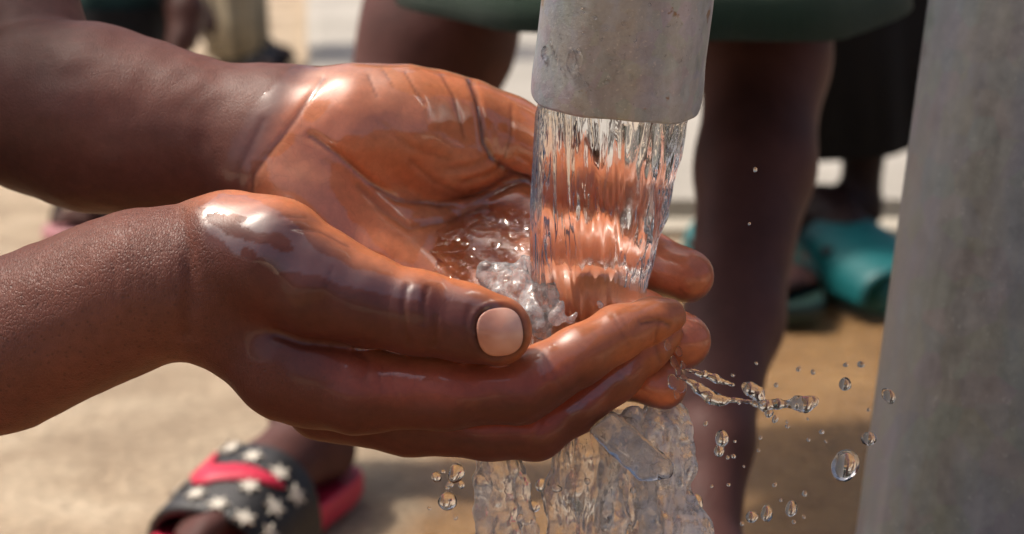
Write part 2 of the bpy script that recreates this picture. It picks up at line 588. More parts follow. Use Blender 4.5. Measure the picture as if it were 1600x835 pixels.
crl = [
    ([(636, 447), (630, 480), (634, 515), (640, 538)], 4.5, 0.55, 0.85),
    ([(668, 450), (662, 475), (662, 505)], 4.0, 0.45, 0.75),
    ([(681, 495), (681, 540)], 3.5, 0.45, 0.85),
    ([(648, 460), (648, 500)], 3.0, 0.2, 0.35),
    ([(735, 480), (728, 510), (735, 545)], 5.0, 0.2, 0.3),
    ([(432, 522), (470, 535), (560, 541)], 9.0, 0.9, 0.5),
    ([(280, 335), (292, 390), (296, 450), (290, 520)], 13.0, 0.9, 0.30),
    ([(262, 345), (270, 400), (270, 460)], 6.0, 0.25, 0.25),
    ([(440, 338), (478, 340)], 2.5, 0.2, 0.5),
    ([(455, 357), (500, 362), (545, 385)], 2.5, 0.2, 0.5),
    ([(1003, 506), (1030, 500), (1046, 508)], 3.5, 0.5, 0.6),
    ([(1030, 505), (1024, 540), (1034, 566)], 4.0, 0.4, 0.4),
    ([(560, 548), (575, 565), (572, 590)], 5.0, 0.25, 0.3),
    ([(845, 660), (835, 690), (838, 712)], 5.0, 0.25, 0.25),
    ([(600, 570), (592, 590), (600, 610)], 3.0, 0.15, 0.2),
    ([(618, 575), (612, 598), (622, 620)], 2.6, 0.14, 0.2),
    ([(850, 550), (862, 580), (880, 604)], 3.0, 0.16, 0.22),
    ([(838, 556), (850, 590), (862, 616)], 2.6, 0.14, 0.18),
    ([(958, 492), (972, 520), (984, 540)], 3.0, 0.18, 0.25),
    ([(968, 488), (980, 512)], 2.4, 0.12, 0.18),
    ([(700, 470), (694, 500), (698, 530)], 2.6, 0.10, 0.16),
    ([(610, 450), (606, 490), (612, 525)], 2.8, 0.10, 0.16),
    ([(520, 420), (508, 460), (512, 500)], 4.0, 0.12, 0.10),
    ([(960, 575), (975, 590), (985, 600)], 2.6, 0.15, 0.2),
    ([(520, 585), (560, 590), (590, 600)], 2.2, 0.08, 0.12),
    ([(505, 600), (545, 608), (580, 618)], 2.2, 0.08, 0.12),
]
# fine parallel wrinkles over the wrist
rr = np.random.default_rng(5)
for q in range(16):
    x0 = 170 + q * 7.5 + rr.uniform(-2, 2)
    y0 = 352 - (x0 - 200) * 0.36 + rr.uniform(5, 20)
    crl.append(([(x0, y0), (x0 + rr.uniform(2, 9), y0 + 45), (x0 + rr.uniform(4, 14), y0 + rr.uniform(90, 150))], 1.9, 0.10, 0.16))
# nail bed groove
ncx, ncy, nrx, nry = 781, 519, 37, 39
ang = math.radians(-8)
ux, uy = (px - ncx) * math.cos(ang) + (py - ncy) * math.sin(ang), -(px - ncx) * math.sin(ang) + (py - ncy) * math.cos(ang)
ee = ((np.abs(ux) / nrx) ** 2.5 + (np.abs(uy) / nry) ** 2.5) ** (1 / 2.5)
frontm = (Nn[:, 2] < -0.1)
gr = np.exp(-((ee - 1.02) / 0.07) ** 2) * frontm
P = P - Nn * (gr * 0.0006)[:, None]
P = P - Nn * ((ee < 0.98) * frontm * 0.0005)[:, None]
P = P + Nn * (np.exp(-((ee - 1.17) / 0.09) ** 2) * frontm * smooth(805, 780, px) * 0.00032)[:, None]
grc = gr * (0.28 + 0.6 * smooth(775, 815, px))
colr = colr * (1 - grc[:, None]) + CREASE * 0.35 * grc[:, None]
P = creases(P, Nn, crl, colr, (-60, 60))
P = laplace(P, Q, 1, 0.3)
near_P, near_Q, near_col, near_wet, near_shine = P, Q, colr, wet, shine
near_pore = np.clip(smooth(430, 300, px) + 0.8 * np.exp(-(((px - 450) / 90) ** 2 + ((py - 590) / 60) ** 2)), 0, 1)

# thumb nail: a thin curved plate that follows the thumb
gX = Grid(cpt(725, 460, -24), cpt(840, 580, 0), 0.00025)
Dx = gX.new()
gX.chain(Dx, [C(655, 489, -8, 63), C(725, 505, -9, 57.5), C(776, 517, -9, 56)], k=0.003)
XX, YY, ZZ = np.meshgrid(*gX.ax, indexing='ij')
pxg = XX / ZZ * FPX + 800; pyg = YY / ZZ * FPX + 417.5
ux, uy = (pxg - ncx) * math.cos(ang) + (pyg - ncy) * math.sin(ang), -(pxg - ncx) * math.sin(ang) + (pyg - ncy) * math.cos(ang)
ee = ((np.abs(ux) / nrx) ** 2.5 + (np.abs(uy) / nry) ** 2.5) ** (1 / 2.5)
Dx = np.maximum(np.maximum(Dx - 0.00012, -(Dx + 0.0011)), (ee - 0.97) * R(42))
Dx = np.maximum(Dx, ZZ - (D0 - 0.010))
nail_P, nail_Q = surface_nets(Dx.astype(np.float32), gX)
nail_P = laplace(nail_P, nail_Q, 4, 0.5)
print('near hand', len(near_P), time.time() - T0)

# ------------------------------------------------------------------ far hand (open palm)
gF = Grid(cpt(-60, -40, 8), cpt(1140, 680, 118), 0.00068)
gF.lo = np.minimum(gF.lo, cpt(-60, -40, 118)); gF = Grid(gF.lo, cpt(1150, 690, 118), 0.00068)
A = gF.new(); B = gF.new(); E = gF.new()
arm = [C(60, 168, 78, 134), C(150, 185, 74, 134), C(250, 206, 70, 121), C(330, 214, 66, 101), C(430, 215, 64, 95)]
for Dm in (A, B):
    gF.chain(Dm, arm, k=0.008)
    gF.cap(Dm, cpt(425, 225, 64), cpt(690, 400, 60), R(95, 64), R(62, 60), 0.008)
    gF.cap(Dm, cpt(430, 260, 60), cpt(680, 460, 48), R(86, 60), R(62, 50), 0.010)
    gF.cap(Dm, cpt(430, 205, 66), cpt(770, 340, 72), R(88, 66), R(52, 70), 0.008)
gF.ell(A, cpt(480, 318, 54), np.array([[0.8, 0.6, 0], [-0.6, 0.8, 0], [0, 0, 1]]), [R(130, 54), R(80, 54), R(78, 54)], 0.010)
gF.ell(A, cpt(660, 352, 34), np.array([[0.9, 0.3, 0.3], [-0.3, 0.95, 0], [-0.3, -0.1, 0.95]]), [R(150, 40), R(60, 40), R(75, 40)], 0.010, sub=True)
fidx = [C(740, 318, 72, 58), C(800, 335, 68, 52), C(930, 378, 56, 47), C(1008, 408, 46, 45), C(1072, 432, 40, 42)]
fmid = [C(740, 395, 62, 56), C(915, 458, 42, 47), C(1000, 500, 33, 44), C(1068, 534, 27, 42.5)]
frin = [C(720, 445, 54, 52), C(885, 545, 32, 43), C(970, 582, 26, 39), C(1036, 603, 22, 37)]
gF.chain(A, fidx, k=0.003, k0=0.008)
F2 = gF.new(); gF.chain(F2, fmid, k=0.003)
F3 = gF.new(); gF.chain(F3, frin, k=0.003)
A = smin(A, F2, 0.0016); A = smin(A, F3, 0.0016)
# thenar and thumb
gF.chain(B, [C(480, 222, 60, 92), C(560, 205, 58, 97), C(640, 202, 60, 92), C(705, 203, 64, 80), C(735, 205, 66, 72)], k=0.006, k0=0.012)
gF.chain(B, [C(735, 206, 67, 72), C(790, 216, 68, 64), C(880, 255, 66, 57), C(935, 282, 62, 47)], k=0.003)
gF.ell(B, cpt(700, 262, 60), np.array([[1, .1, 0], [-.1, 1, 0], [0, 0, 1.]]), [R(80, 60), R(52, 60), R(60, 60)], 0.006)
Df = smin(A, B, 0.0016)
# upper arm above the bent elbow
gF.chain(E, [C(60, 170, 82, 128), C(10, 20, 96, 108), C(-60, -200, 112, 112)], k=0.004)
Df = smin(Df, E, 0.0015)
P, Q = surface_nets(Df, gF)
P = laplace(P, Q, 3, 0.5)
Nn = vnormals(P, Q)
P = P + Nn * (0.00035 * vnoise(P, 80) + 0.00018 * vnoise(P + 5, 230))[:, None]
px, py = proj(P)
edge = px - (392 + 0.0022 * np.clip(330 - py, 0, 300) ** 2 * 0.9 + 6 * vnoise(P, 140))
hand = smooth(-26, 26, edge)
front = smooth(0.35, -0.30, Nn @ np.array([0, 0.62, 0.78]) + 0.12 * vnoise(P, 120))
fing = smooth(930, 1000, px)
palmc = PALM[None] * (1 - 0.45 * smooth(0.1, 0.9, vnoise(P + 2, 60))[:, None]) + PALM_PALE * (0.45 * smooth(0.1, 0.9, vnoise(P + 2, 60)))[:, None]
heel = np.exp(-(((px - 450) / 70) ** 2 + ((py - 300) / 90) ** 2))
palmc = palmc * (1 - 0.5 * heel[:, None]) + PALM_PALE * 0.5 * heel[:, None]
palmc = palmc * (1 - 0.55 * fing[:, None]) + np.array([0.52, 0.145, 0.072]) * 0.55 * fing[:, None]
colr = FOREARM * 0.85 * (1 - (hand * front)[:, None]) + palmc * (hand * front)[:, None]
arm_shade = smooth(160, 40, px)
colr = colr * (1 - 0.25 * arm_shade[:, None])  # shade on the upper arm and elbow painted into the skin colour
wet = smooth(-75, -5, px - (380 + 0.0022 * np.clip(330 - py, 0, 300) ** 2)) * 0.95
wx, wy = px + 6 * vnoise(P, 220), py + 6 * vnoise(P + 4, 220)
shine = np.full(len(P), 1.0)
for poly in ([(478, 158), (515, 155), (505, 180), (490, 197), (475, 190)], [(425, 228), (445, 210), (462, 207), (460, 222), (440, 240), (420, 245)],
             [(575, 203), (640, 203), (700, 228), (765, 240), (790, 290), (720, 312), (640, 312), (600, 290), (560, 262), (520, 225)],
             [(520, 250), (560, 280), (620, 330), (670, 360), (645, 415), (600, 395), (540, 335), (520, 292)], [(395, 255), (420, 250), (425, 290), (440, 330), (400, 320)],
             [(600, 105), (700, 118), (790, 150), (830, 195), (800, 190), (740, 160), (690, 150), (650, 148), (610, 130)], [(1040, 412), (1075, 415), (1085, 432), (1050, 440)]):
    shine[in_poly(wx, wy, poly)] = 0.12
shine = shine * (0.35 + 0.65 * smooth(-30, 10, edge)) * (1 - 0.85 * smooth(820, 860, px) * smooth(1010, 980, px)) * (1 - 0.6 * smooth(985, 1005, px))
crl = [
    ([(485, 212), (530, 243), (575, 282), (620, 312), (690, 320), (755, 308), (822, 280)], 6.5, 0.7, 0.5),
    ([(560, 290), (600, 330), (640, 357), (700, 345), (760, 325)], 6.0, 0.5, 0.35),
    ([(736, 126), (745, 150), (752, 185), (757, 222), (770, 245), (800, 272), (832, 288)], 5.5, 1.0, 0.85),
    ([(690, 118), (708, 150), (718, 185), (725, 215)], 3.5, 0.22, 0.5),
    ([(632, 112), (648, 140), (662, 162)], 3.0, 0.18, 0.5),
    ([(575, 118), (588, 150)], 2.8, 0.16, 0.5),
    ([(600, 112), (614, 136)], 2.6, 0.12, 0.4),
    ([(800, 165), (798, 215), (788, 250)], 3.0, 0.25, 0.35),
    ([(700, 265), (735, 262), (765, 250)], 7.0, 0.5, 0.2),
    ([(725, 285), (760, 275), (785, 262)], 5.0, 0.45, 0.25),
    ([(735, 300), (770, 292), (800, 278)], 4.0, 0.4, 0.25),
    ([(392, 305), (396, 275), (415, 245), (440, 215), (462, 185), (478, 160), (505, 122)], 4.5, 0.32, 0.55),
    ([(372, 300), (376, 260), (392, 230), (410, 190)], 6.0, 0.2, 0.3),
    ([(640, 250), (680, 285), (720, 303)], 4.0, 0.25, 0.25),
    ([(590, 190), (640, 230), (700, 250)], 5.0, 0.2, 0.2),
    ([(1062, 452), (1072, 461)], 3.0, 0.2, 0.4),
]
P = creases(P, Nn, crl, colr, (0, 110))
P = laplace(P, Q, 1, 0.3)
far_P, far_Q, far_col, far_wet, far_shine = P, Q, colr, wet, shine
far_pore = 0.25 * (1 - hand)
print('far hand', len(far_P), time.time() - T0)

# ------------------------------------------------------------------ the rest of the person, out of the frame on the left
def wl(p): return np.asarray(p, float)
nearW, farW = c2w(near_P), c2w(far_P)
sh_n = c2w(cpt(-1150, -900, 20)); el_n = c2w(cpt(-900, 830, 60))
# ------------------------------------------------------------------ ground
def ground_material():
    m, nt, out = mat_new('sandy_ground')
    L = nt.links.new
    p = N(nt, 'ShaderNodeBsdfPrincipled')
    tc = N(nt, 'ShaderNodeTexCoord'); obj = tc.outputs['Object']
    wet = N(nt, 'ShaderNodeAttribute', attribute_name='wet')
    n1 = noise(nt, 3.0, 6, 0.6, obj); n2 = noise(nt, 12, 6, 0.6, obj, 0.4); n3 = noise(nt, 160, 5, 0.7, obj)
    vo = N(nt, 'ShaderNodeTexVoronoi'); vo.inputs['Scale'].default_value = 75; L(obj, vo.inputs['Vector'])
    base = ramp(nt, n2.outputs['Fac'], [(0.28, (0.36, 0.265, 0.175)), (0.52, (0.50, 0.39, 0.27)), (0.75, (0.62, 0.51, 0.37))])
    big = ramp(nt, n1.outputs['Fac'], [(0.3, 0.78), (0.7, 1.12)])
    c = mixc(nt, 1.0, base.outputs[0], big.outputs[0], 'MULTIPLY')
    gr = ramp(nt, n3.outputs['Fac'], [(0.3, 0.75), (0.7, 1.2)])
    c = mixc(nt, 1.0, c, gr.outputs[0], 'MULTIPLY')
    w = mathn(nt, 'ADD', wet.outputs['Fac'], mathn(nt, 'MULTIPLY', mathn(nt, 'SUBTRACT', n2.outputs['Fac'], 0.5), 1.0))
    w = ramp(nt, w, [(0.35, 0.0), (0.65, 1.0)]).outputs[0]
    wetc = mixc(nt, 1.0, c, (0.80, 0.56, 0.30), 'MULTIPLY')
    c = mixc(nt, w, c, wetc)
    L(c, p.inputs['Base Color'])
    rr_ = mathn(nt, 'SUBTRACT', 0.9, mathn(nt, 'MULTIPLY', w, 0.68))
    L(rr_, p.inputs['Roughness'])
    h = mathn(nt, 'ADD', n3.outputs['Fac'], mathn(nt, 'MULTIPLY', n2.outputs['Fac'], 1.5))
    h = mathn(nt, 'ADD', h, mathn(nt, 'MULTIPLY', vo.outputs['Distance'], 0.5))
    L(bump(nt, h, 0.8, 0.006), p.inputs['Normal'])
    L(p.outputs[0], out.inputs[0])
    return m

def build_ground():
    xs = np.concatenate([-np.geomspace(200, 2.2, 14), np.linspace(-2, 2.4, 111), np.geomspace(2.6, 200, 14)])
    ys = np.concatenate([-np.geomspace(200, 1.2, 12), np.linspace(-1, 4.6, 141), np.geomspace(4.9, 300, 14)])
    X, Y = np.meshgrid(xs, ys, indexing='ij')
    pts = np.stack([X, Y, 0 * X], -1)
    amp = np.exp(-((X / 3) ** 2 + ((Y - 1.5) / 3) ** 2))
    Zz = (0.006 * vnoise(pts, 5) + 0.003 * vnoise(pts + 9, 17)) * amp - 0.004 * amp
    V = np.stack([X, Y, Zz], -1).reshape(-1, 3)
    n, m_ = X.shape
    I, J = np.meshgrid(np.arange(n - 1), np.arange(m_ - 1), indexing='ij')
    a = (I * m_ + J).ravel()
    F = np.stack([a, a + m_, a + m_ + 1, a + 1], 1)
    # water that fell from the spout runs to the right and back
    c0 = np.array([0.10, 1.02])
    wet = 1.7 * np.exp(-(((V[:, 0] - 0.20) / 0.27) ** 2 + ((V[:, 1] - 1.12) / 0.42) ** 2)) + 0.95 * np.exp(-(((V[:, 0] - 0.10) / 0.30) ** 2 + ((V[:, 1] - 0.5) / 0.45) ** 2))
    wet = wet * smooth(-0.13, 0.0, V[:, 0] + 0.02 * vnoise(V, 12))
    wet = np.maximum(wet, 1.2 * smooth(0.93, 0.80, V[:, 1] + 0.03 * vnoise(V, 7)) * np.exp(-(((V[:, 0] - 0.05) / 0.75) ** 4 + ((V[:, 1] - 0.15) / 0.85) ** 4)))  # unseen wet ground added in front, dims bounce and reflections under the hands
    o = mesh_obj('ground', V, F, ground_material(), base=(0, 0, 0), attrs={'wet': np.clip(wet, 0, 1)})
    props(o, kind='structure', label='dry sandy ground, wet and brown beneath the spout')
build_ground()

def concrete_material(name, c0, c1, c2, sc=1.0, rough=0.85):
    m, nt, out = mat_new(name)
    L = nt.links.new
    p = N(nt, 'ShaderNodeBsdfPrincipled')
    tc = N(nt, 'ShaderNodeTexCoord'); obj = tc.outputs['Object']
    n1 = noise(nt, 4 * sc, 6, 0.65, obj, 0.3); n2 = noise(nt, 60 * sc, 6, 0.7, obj)
    r = ramp(nt, n1.outputs['Fac'], [(0.3, c0), (0.55, c1), (0.75, c2)])
    g = ramp(nt, n2.outputs['Fac'], [(0.3, 0.85), (0.7, 1.1)])
    L(mixc(nt, 1.0, r.outputs[0], g.outputs[0], 'MULTIPLY'), p.inputs['Base Color'])
    p.inputs['Roughness'].default_value = rough
    L(bump(nt, n2.outputs['Fac'], 0.6, 0.002), p.inputs['Normal'])
    L(p.outputs[0], out.inputs[0])
    return m
M_CONC = concrete_material('concrete', (0.34, 0.315, 0.27), (0.43, 0.40, 0.35), (0.50, 0.47, 0.41))
M_CONC2 = concrete_material('pale_concrete', (0.46, 0.42, 0.34), (0.56, 0.51, 0.42), (0.64, 0.59, 0.50))

def bevel_box(name, lo, hi, mat, bev=0.01, parent=None, seg=2, jitter=0.0):
    bm = bmesh.new()
    bmesh.ops.create_cube(bm, size=1.0)
    lo = np.asarray(lo, float); hi = np.asarray(hi, float)
    for v in bm.verts:
        v.co = Vector([(lo[i] + hi[i]) / 2 + v.co[i] * (hi[i] - lo[i]) for i in range(3)])
    if bev:
        bmesh.ops.bevel(bm, geom=bm.edges[:], offset=bev, segments=seg, affect='EDGES', profile=0.5)
    if jitter:
        bmesh.ops.subdivide_edges(bm, edges=bm.edges[:], cuts=5, use_grid_fill=True)
    V = np.array([v.co for v in bm.verts]); F = [[v.index for v in f.verts] for f in bm.faces]
    bm.free()
    if jitter:
        V = V + jitter * np.stack([vnoise(V + s, 9) for s in (1, 5, 11)], 1)
    return mesh_obj(name, V, F, mat, parent=parent, smooth_sh=False)

def slab(name, corners, z0, z1, mat, jitter=0.002):
    """flat concrete slab with chamfered edge; corners counter-clockwise seen from above"""
    c = np.array(corners, float)[:, :2]
    n = 14
    top = []
    for u in np.linspace(0, 1, n):
        for v in np.linspace(0, 1, 5 * n):
            top.append((c[0] * (1 - u) + c[3] * u) * (1 - v) + (c[1] * (1 - u) + c[2] * u) * v)
    top = np.array(top).reshape(n, 5 * n, 2)
    Z = z1 + jitter * vnoise(np.concatenate([top, np.zeros((n, 5 * n, 1))], -1), 4)
    Z[0] -= 0.004; Z[:, 0] -= 0.004
    V = np.concatenate([np.concatenate([top, Z[..., None]], -1).reshape(-1, 3)])
    m_ = 5 * n
    F = [(i * m_ + j, i * m_ + j + 1, (i + 1) * m_ + j + 1, (i + 1) * m_ + j) for i in range(n - 1) for j in range(m_ - 1)]
    rim = list(range(m_)) + [i * m_ + m_ - 1 for i in range(1, n)] + [(n - 1) * m_ + j for j in range(m_ - 2, -1, -1)] + [i * m_ for i in range(n - 2, 0, -1)]
    k0 = len(V)
    low = V[rim].copy()
    cc = V.mean(0)
    low[:, :2] += 0.006 * (low[:, :2] - cc[:2]) / np.linalg.norm(low[:, :2] - cc[:2], axis=1, keepdims=True)
    low[:, 2] = z0
    V = np.concatenate([V, low])
    for q in range(len(rim)):
        r2 = (q + 1) % len(rim)
        F.append((rim[q], k0 + q, k0 + r2, rim[r2]))
    return mesh_obj(name, V, F, mat, smooth_sh=False)
s1 = [gpt(486, 303, 0.03), gpt(1900, 303, 0.03), gpt(1700, -75, 0.03), gpt(478, -75, 0.03)]
o = slab('concrete_slab', s1, -0.03, 0.03, M_CONC)
props(o, kind='structure', label='raised pale grey concrete slab behind the standing children')
s2 = [gpt(600, 350, 0.010), gpt(1900, 350, 0.010), gpt(1900, 310, 0.010), gpt(600, 310, 0.010)]
o = slab('concrete_kerb', s2, -0.03, 0.010, M_CONC2)
props(o, kind='structure', label='paler concrete kerb strip along the front of the slab')

# ------------------------------------------------------------------ hand pump: spout and column
def zinc_material(name, rust=True, zst=0.35, tint=(1, 1, 1), sc=1.0, dark=1.0, speck=0.22, bmp=0.0002):
    m, nt, out = mat_new(name)
    L = nt.links.new
    p = N(nt, 'ShaderNodeBsdfPrincipled')
    tc = N(nt, 'ShaderNodeTexCoord'); obj = tc.outputs['Object']
    mp = N(nt, 'ShaderNodeMapping'); mp.inputs['Scale'].default_value = (1, 1, zst); L(obj, mp.inputs[0])
    n1 = noise(nt, 38 * sc, 5, 0.6, mp.outputs[0], 0.5)
    n2 = noise(nt, 330 * sc, 5, 0.7, obj)
    n4 = noise(nt, 900 * sc, 3, 0.7, obj)
    vo = N(nt, 'ShaderNodeTexVoronoi'); vo.inputs['Scale'].default_value = 260 * sc; L(obj, vo.inputs['Vector'])
    t = lambda c: tuple(c[i] * tint[i] * dark for i in range(3))
    r = ramp(nt, n1.outputs['Fac'], [(0.30, t((0.29, 0.265, 0.225))), (0.44, t((0.42, 0.40, 0.36))), (0.56, t((0.37, 0.375, 0.40))), (0.72, t((0.58, 0.57, 0.56)))])
    g = ramp(nt, n2.outputs['Fac'], [(0.28, 0.82), (0.72, 1.14)])
    c = mixc(nt, 1.0, r.outputs[0], g.outputs[0], 'MULTIPLY')
    sp = mixc(nt, 0.10, (1, 1, 1), vo.outputs['Color'])
    c = mixc(nt, 1.0, c, sp, 'MULTIPLY')
    pit = ramp(nt, n4.outputs['Fac'], [(0.27, 1.0), (0.36, 0.0)])
    c = mixc(nt, mathn(nt, 'MULTIPLY', pit.outputs[0], speck * 1.5), c, t((0.10, 0.085, 0.065)))
    spk = ramp(nt, n4.outputs['Fac'], [(0.62, 0.0), (0.70, 1.0)])
    c = mixc(nt, mathn(nt, 'MULTIPLY', spk.outputs[0], speck), c, (0.75, 0.73, 0.70))
    if rust:
        n3 = noise(nt, 120 * sc, 4, 0.6, obj)
        rm = mathn(nt, 'MULTIPLY', ramp(nt, n3.outputs['Fac'], [(0.645, 0.0), (0.68, 1.0)]).outputs[0], ramp(nt, n2.outputs['Fac'], [(0.38, 0.0), (0.5, 1.0)]).outputs[0])
        rc = ramp(nt, n4.outputs['Fac'], [(0.3, (0.16, 0.075, 0.025)), (0.7, (0.34, 0.20, 0.085))])
        c = mixc(nt, mathn(nt, 'MULTIPLY', rm, 0.85), c, rc.outputs[0])
    L(c, p.inputs['Base Color'])
    p.inputs['Metallic'].default_value = 0.30
    rg = ramp(nt, n2.outputs['Fac'], [(0.3, 0.30), (0.7, 0.50)])
    L(rg.outputs[0], p.inputs['Roughness'])
    h = mathn(nt, 'ADD', n2.outputs['Fac'], mathn(nt, 'MULTIPLY', n4.outputs['Fac'], 0.4))
    L(bump(nt, h, 0.7, bmp), p.inputs['Normal'])
    L(p.outputs[0], out.inputs[0])
    return m
M_ZINC = zinc_material('galvanized_steel', tint=(0.88, 0.98, 1.09), speck=0.34, bmp=0.0003)
M_ZINC2 = zinc_material('galvanized_steel_worn', rust=False, sc=0.45, dark=0.30, tint=(0.94, 0.97, 1.03), speck=0.05, bmp=0.00006, zst=0.10)

def frames(path):
    path = np.asarray(path, float)
    T = np.gradient(path, axis=0); T /= np.linalg.norm(T, axis=1, keepdims=True)
    u = np.cross(T[0], [0, 1, 0.01]); u /= np.linalg.norm(u)
    U = []
    for t in T:
        u = u - t * (u @ t); u /= np.linalg.norm(u); U.append(u.copy())
    U = np.array(U)
    return T, U, np.cross(T, U)

def tube_rings(path, radii, m=48):
    T, U, W = frames(path)
    th = np.linspace(0, 2 * np.pi, m, endpoint=False)
    radii = np.broadcast_to(radii, (len(path),))
    return path[:, None] + radii[:, None, None] * (np.cos(th)[None, :, None] * U[:, None] + np.sin(th)[None, :, None] * W[:, None])

col_lo = wpt(1634, 835, 0.60); col_hi = wpt(1729, 0, 0.60)
cd = (col_hi - col_lo) / (col_hi[2] - col_lo[2])
colbase = col_lo - cd * col_lo[2]
pump = empty('hand_pump', (colbase[0], colbase[1], 0))
props(pump, 'grey galvanized steel hand pump with short spout and thick leaning column', 'pump')
zz = np.linspace(0.0, 0.62, 40)
cp_path = colbase[None] + cd[None] * zz[:, None]
r_col = 0.0585 - 0.022 * zz
V, F = loft(tube_rings(cp_path, r_col, 96), cap0=True, cap1=True)
colm = mesh_obj('pump_column', V, F, M_ZINC2, parent=pump)
fl_path = colbase[None] + cd[None] * np.array([0.0, 0.001, 0.010, 0.012])[:, None]
V, F = loft(tube_rings(fl_path, np.array([0.085, 0.088, 0.088, 0.060]), 48), cap0=True)
mesh_obj('base_flange', V, F, M_ZINC2, parent=pump, smooth_sh=False)
top = colbase + cd * 0.62
# spout
arr_ = lambda *a: np.array(a, float)
SPZ = 0.472
rim_c = wpt(963, 153, SPZ)
r_sp = 134 * SPZ / FPX
ax_up = arr_(0.085, -0.13, 1.0); ax_up /= np.linalg.norm(ax_up)
sp_path = [rim_c + ax_up * t for t in np.linspace(0, 0.115, 60)]
P1 = sp_path[-1]; P3 = np.array([top[0] - 0.03, top[1], top[2] - 0.07]); P2 = P1 + ax_up * 0.12
for t in np.linspace(0, 1, 26)[1:]:
    sp_path.append((1 - t) ** 2 * P1 + 2 * t * (1 - t) * P2 + t * t * P3)
sp_path = np.array(sp_path)
rad = np.full(len(sp_path), r_sp)
s_ = np.linspace(0, 0.115, 60)
rad[:60] = r_sp * (1.0 + 0.012 * np.exp(-((s_ - 0.004) / 0.004) ** 2)) * (1 - 0.02 * smooth(0.0, 0.03, s_) + 0.022 * np.exp(-((s_ - 0.006) / 0.006) ** 2) * 0)
outer = tube_rings(sp_path, rad, 128)
outer = outer + (0.00018 * vnoise(outer, 160) + 0.00035 * vnoise(outer, 45))[..., None] * (outer - sp_path[:, None]) / r_sp
# the worn, slightly wavy lip
lip = 0.0009 * vnoise(outer[:14], 130)
wgt = np.exp(-np.arange(14) / 4.0)
outer[:14] += (lip * wgt[:, None])[..., None] * ax_up
inner = tube_rings(sp_path[:30], np.full(30, r_sp * 0.86), 128)
inner[:6] += (outer[0] - tube_rings(sp_path, rad, 128)[0])[None] * np.exp(-np.arange(6) / 3.0)[:, None, None] * 0.9
def join_lofts(*parts):
    Vs, Fs, k = [], [], 0
    for r in parts:
        v, f = loft(r)
        Vs.append(v); Fs += [tuple(a + k for a in t) for t in f]; k += len(v)
    return np.concatenate(Vs), Fs
ch1 = outer[0] * 0.955 + inner[0] * 0.045 - ax_up * 0.0005
V, F = join_lofts(inner[::-1], np.array([inner[0], ch1]), np.array([ch1, outer[0]]), outer)
mesh_obj('spout_pipe', V, F, M_ZINC, parent=pump)
# water tank and lever, above the picture
tk = bevel_box('pump_head', (top[0] - 0.06, top[1] - 0.06, top[2] - 0.12), (top[0] + 0.06, top[1] + 0.06, top[2] + 0.06), M_ZINC2, 0.012, parent=pump)
V, F = loft(tube_rings(np.array([top + np.array([0.05, 0, 0.03]), top + np.array([0.2, 0.02, 0.06]), top + np.array([0.42, 0.05, 0.02])]), 0.014, 20), cap0=True, cap1=True)
mesh_obj('lever', V, F, M_ZINC2, parent=pump)

# ------------------------------------------------------------------ people behind
def skin_plain(name, c, rough=0.5):
    m, nt, out = mat_new(name)
    p = N(nt, 'ShaderNodeBsdfPrincipled')
    tc = N(nt, 'ShaderNodeTexCoord')
    n = noise(nt, 40, 5, 0.6, tc.outputs['Object']); n2 = noise(nt, 400, 3, 0.6, tc.outputs['Object'])
    k = ramp(nt, n.outputs['Fac'], [(0.3, [x * 0.75 for x in c]), (0.7, [x * 1.2 for x in c])])
    nt.links.new(k.outputs[0], p.inputs['Base Color'])
    p.inputs['Roughness'].default_value = rough
    p.inputs['Subsurface Weight'].default_value = 0.05
    p.inputs['Specular IOR Level'].default_value = 0.25
    p.inputs['Subsurface Scale'].default_value = 0.003
    nt.links.new(bump(nt, n2.outputs['Fac'], 0.5, 0.0006), p.inputs['Normal'])
    nt.links.new(p.outputs[0], out.inputs[0])
    return m
M_SK_B = skin_plain('dark_brown_skin', (0.105, 0.044, 0.038), 0.6)
M_SK_C = skin_plain('deep_brown_skin', (0.030, 0.014, 0.012))
M_SK_F = skin_plain('brown_skin', (0.080, 0.034, 0.026))

def body_mesh(chains, h=0.0035, k=0.012, it=2):
    """one continuous skin from chains of (point, radius) in world coordinates"""
    pts = np.array([p for ch in chains for p, r in ch]); rs = max(r for ch in chains for p, r in ch)
    g = Grid(pts.min(0) - rs - 0.02, pts.max(0) + rs + 0.02, h)
    D = g.new(); D[:] = 0.05
    for ch in chains:
        if len(ch) == 1:
            g.cap(D, ch[0][0], np.asarray(ch[0][0]) + 1e-5, ch[0][1], ch[0][1], k)
        else:
            g.chain(D, ch, k=min(k, min(r for _, r in ch) * 0.9))
    P_, Q_ = surface_nets(D, g)
    return laplace(P_, Q_, it, 0.5), Q_

def arr(*a): return np.array(a, float)

def foot_frame(heel, toe):
    d = toe - heel; d[2] = 0
    Ln = np.linalg.norm(d); d = d / Ln
    s = np.cross(d, [0, 0, 1.0])              # to the right of the foot's direction
    return d, s, Ln

